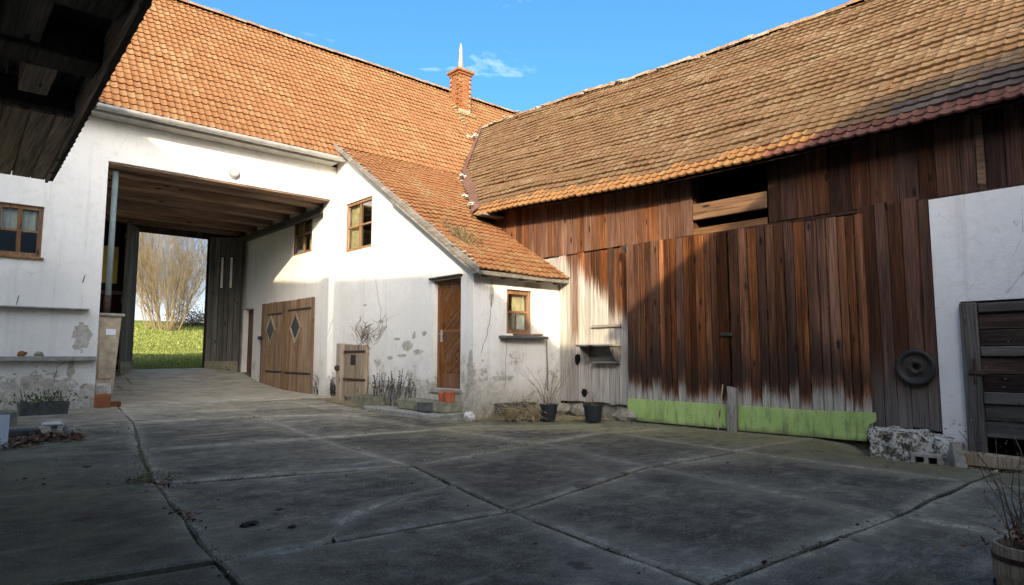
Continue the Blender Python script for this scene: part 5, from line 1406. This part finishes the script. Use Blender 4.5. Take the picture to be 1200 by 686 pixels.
for P in ([(0, 6.95), (1.2, 6.66), (1.66, 6.58), (2.6, 6.5), (3.6, 6.1)], [(1.3, 3.7), (1.6, 6.4), (2.1, 9)], [(3.4, 3.8), (5.7, 4.15), (9, 4)], [(3.0, 1.9), (3.3, 3.6), (3.9, 5.8)], [(3.0, 1.8), (5.3, 1.72)]): along(P, 110, gravel)
along([(4.1, 5.9), (4.9, 6.1), (5.8, 6.15), (6.6, 6.6)], 420, lambda p: gravel(p + V((0, R.gauss(0, .10)))))
along([(1.7, 6.5), (2.6, 6.45), (3.6, 6.1)], 300, lambda p: gravel(p + V((0, R.gauss(0, .05)))))
GRIT = M('pale_grit', .95, .1); GRIT.col(GRIT.ramp(GRIT.island(), [(0, (.05, .046, .036)), (.5, (.22, .205, .165)), (1, (.48, .45, .38))])); GRIT = GRIT.m
tag(obj('joint_grit', mb, GRIT, kind='stuff'), 'grit lying along the joints of the yard slabs', 'grit')

# ------------------------------------------------------------------ beyond the gate: bush and lawn blades
bx0, by0 = 12.75, 50.0; bz0 = terrain(bx0, by0)
t = thing('hazel_bush', 'large leafless bush of many pale stems on the lawn beyond the passage', 'bush', (bx0, by0, bz0))
tw = MB()
def grow(p, d, L, r, lev):
    n = 5; pts = [p]; nodes = []
    for k in range(n):
        d = (d + V((R.gauss(0, .10), R.gauss(0, .10), R.gauss(.05, .06)))).normalized(); p = p + d * L / n; pts.append(p); nodes.append((p, d))
    rs = [r * (1 - .75 * i / n) for i in range(n + 1)]
    if lev == 0: obj('stem', MB().tube(pts, rs, 5, False), HAZEL, t)
    else: tw.tube(pts if lev == 1 else pts[::2] + [pts[-1]], rs if lev == 1 else rs[::2] + [rs[-1]], 3, False)
    if lev < 3:
        for (q, dd) in nodes[(1 if lev else 0):]:
            for _ in range((3, 4, 2)[lev]):
                a = V((R.gauss(0, 1), R.gauss(0, 1), R.gauss(.35, .6))).normalized(); nd = (dd * 1.1 + a * .75).normalized()
                grow(q, nd, L * R.uniform(.26, .48), rs[2] * .5, lev + 1)
for k in range(40):
    a = 6.283 * k / 40 + R.uniform(-.2, .2); s_ = R.uniform(.1, .62); d = V((math.cos(a) * s_, math.sin(a) * s_, 1)).normalized()
    grow(V((bx0 + math.cos(a) * R.uniform(.1, 1.3), by0 + math.sin(a) * R.uniform(.1, 1.2), bz0 - .05)), d, R.uniform(4.6, 8.5), R.uniform(.025, .05), 0)
obj('twigs', tw, HAZEL, t, kind='stuff')
gb = MB()
for _ in range(36000):
    y = 21.6 + (R.random() ** 1.4) * 34; xm = .22 * y; x = R.uniform(xm - 1.0, .34 * y + 1.0); z = terrain(x, y); h = R.uniform(.05, .14); a = R.uniform(0, 6.28); dx, dy = math.cos(a), math.sin(a); k = .012 + y * .0004
    gb.poly([(x - dy * k, y + dx * k, z - .01), (x + dy * k, y - dx * k, z - .01), (x + dx * .05, y + dy * .05, z + h)])
tag(obj('grass', gb, GRASSB, kind='stuff'), 'short green grass of the lawn beyond the passage', 'grass')
# low hedge behind the bush
mb = MB()
for k in range(9):
    leafball(420, (15.2 + k * .7, 55 + R.uniform(-.4, .4), terrain(13, 55) + .3), (1.2, 1.2, 1.2), .12, mb)
tag(obj('hedge', mb, greenleaf('hedge_leaf', (.06, .055, .03)), kind='stuff'), 'low dark hedge to the right of the bare bush', 'hedge')
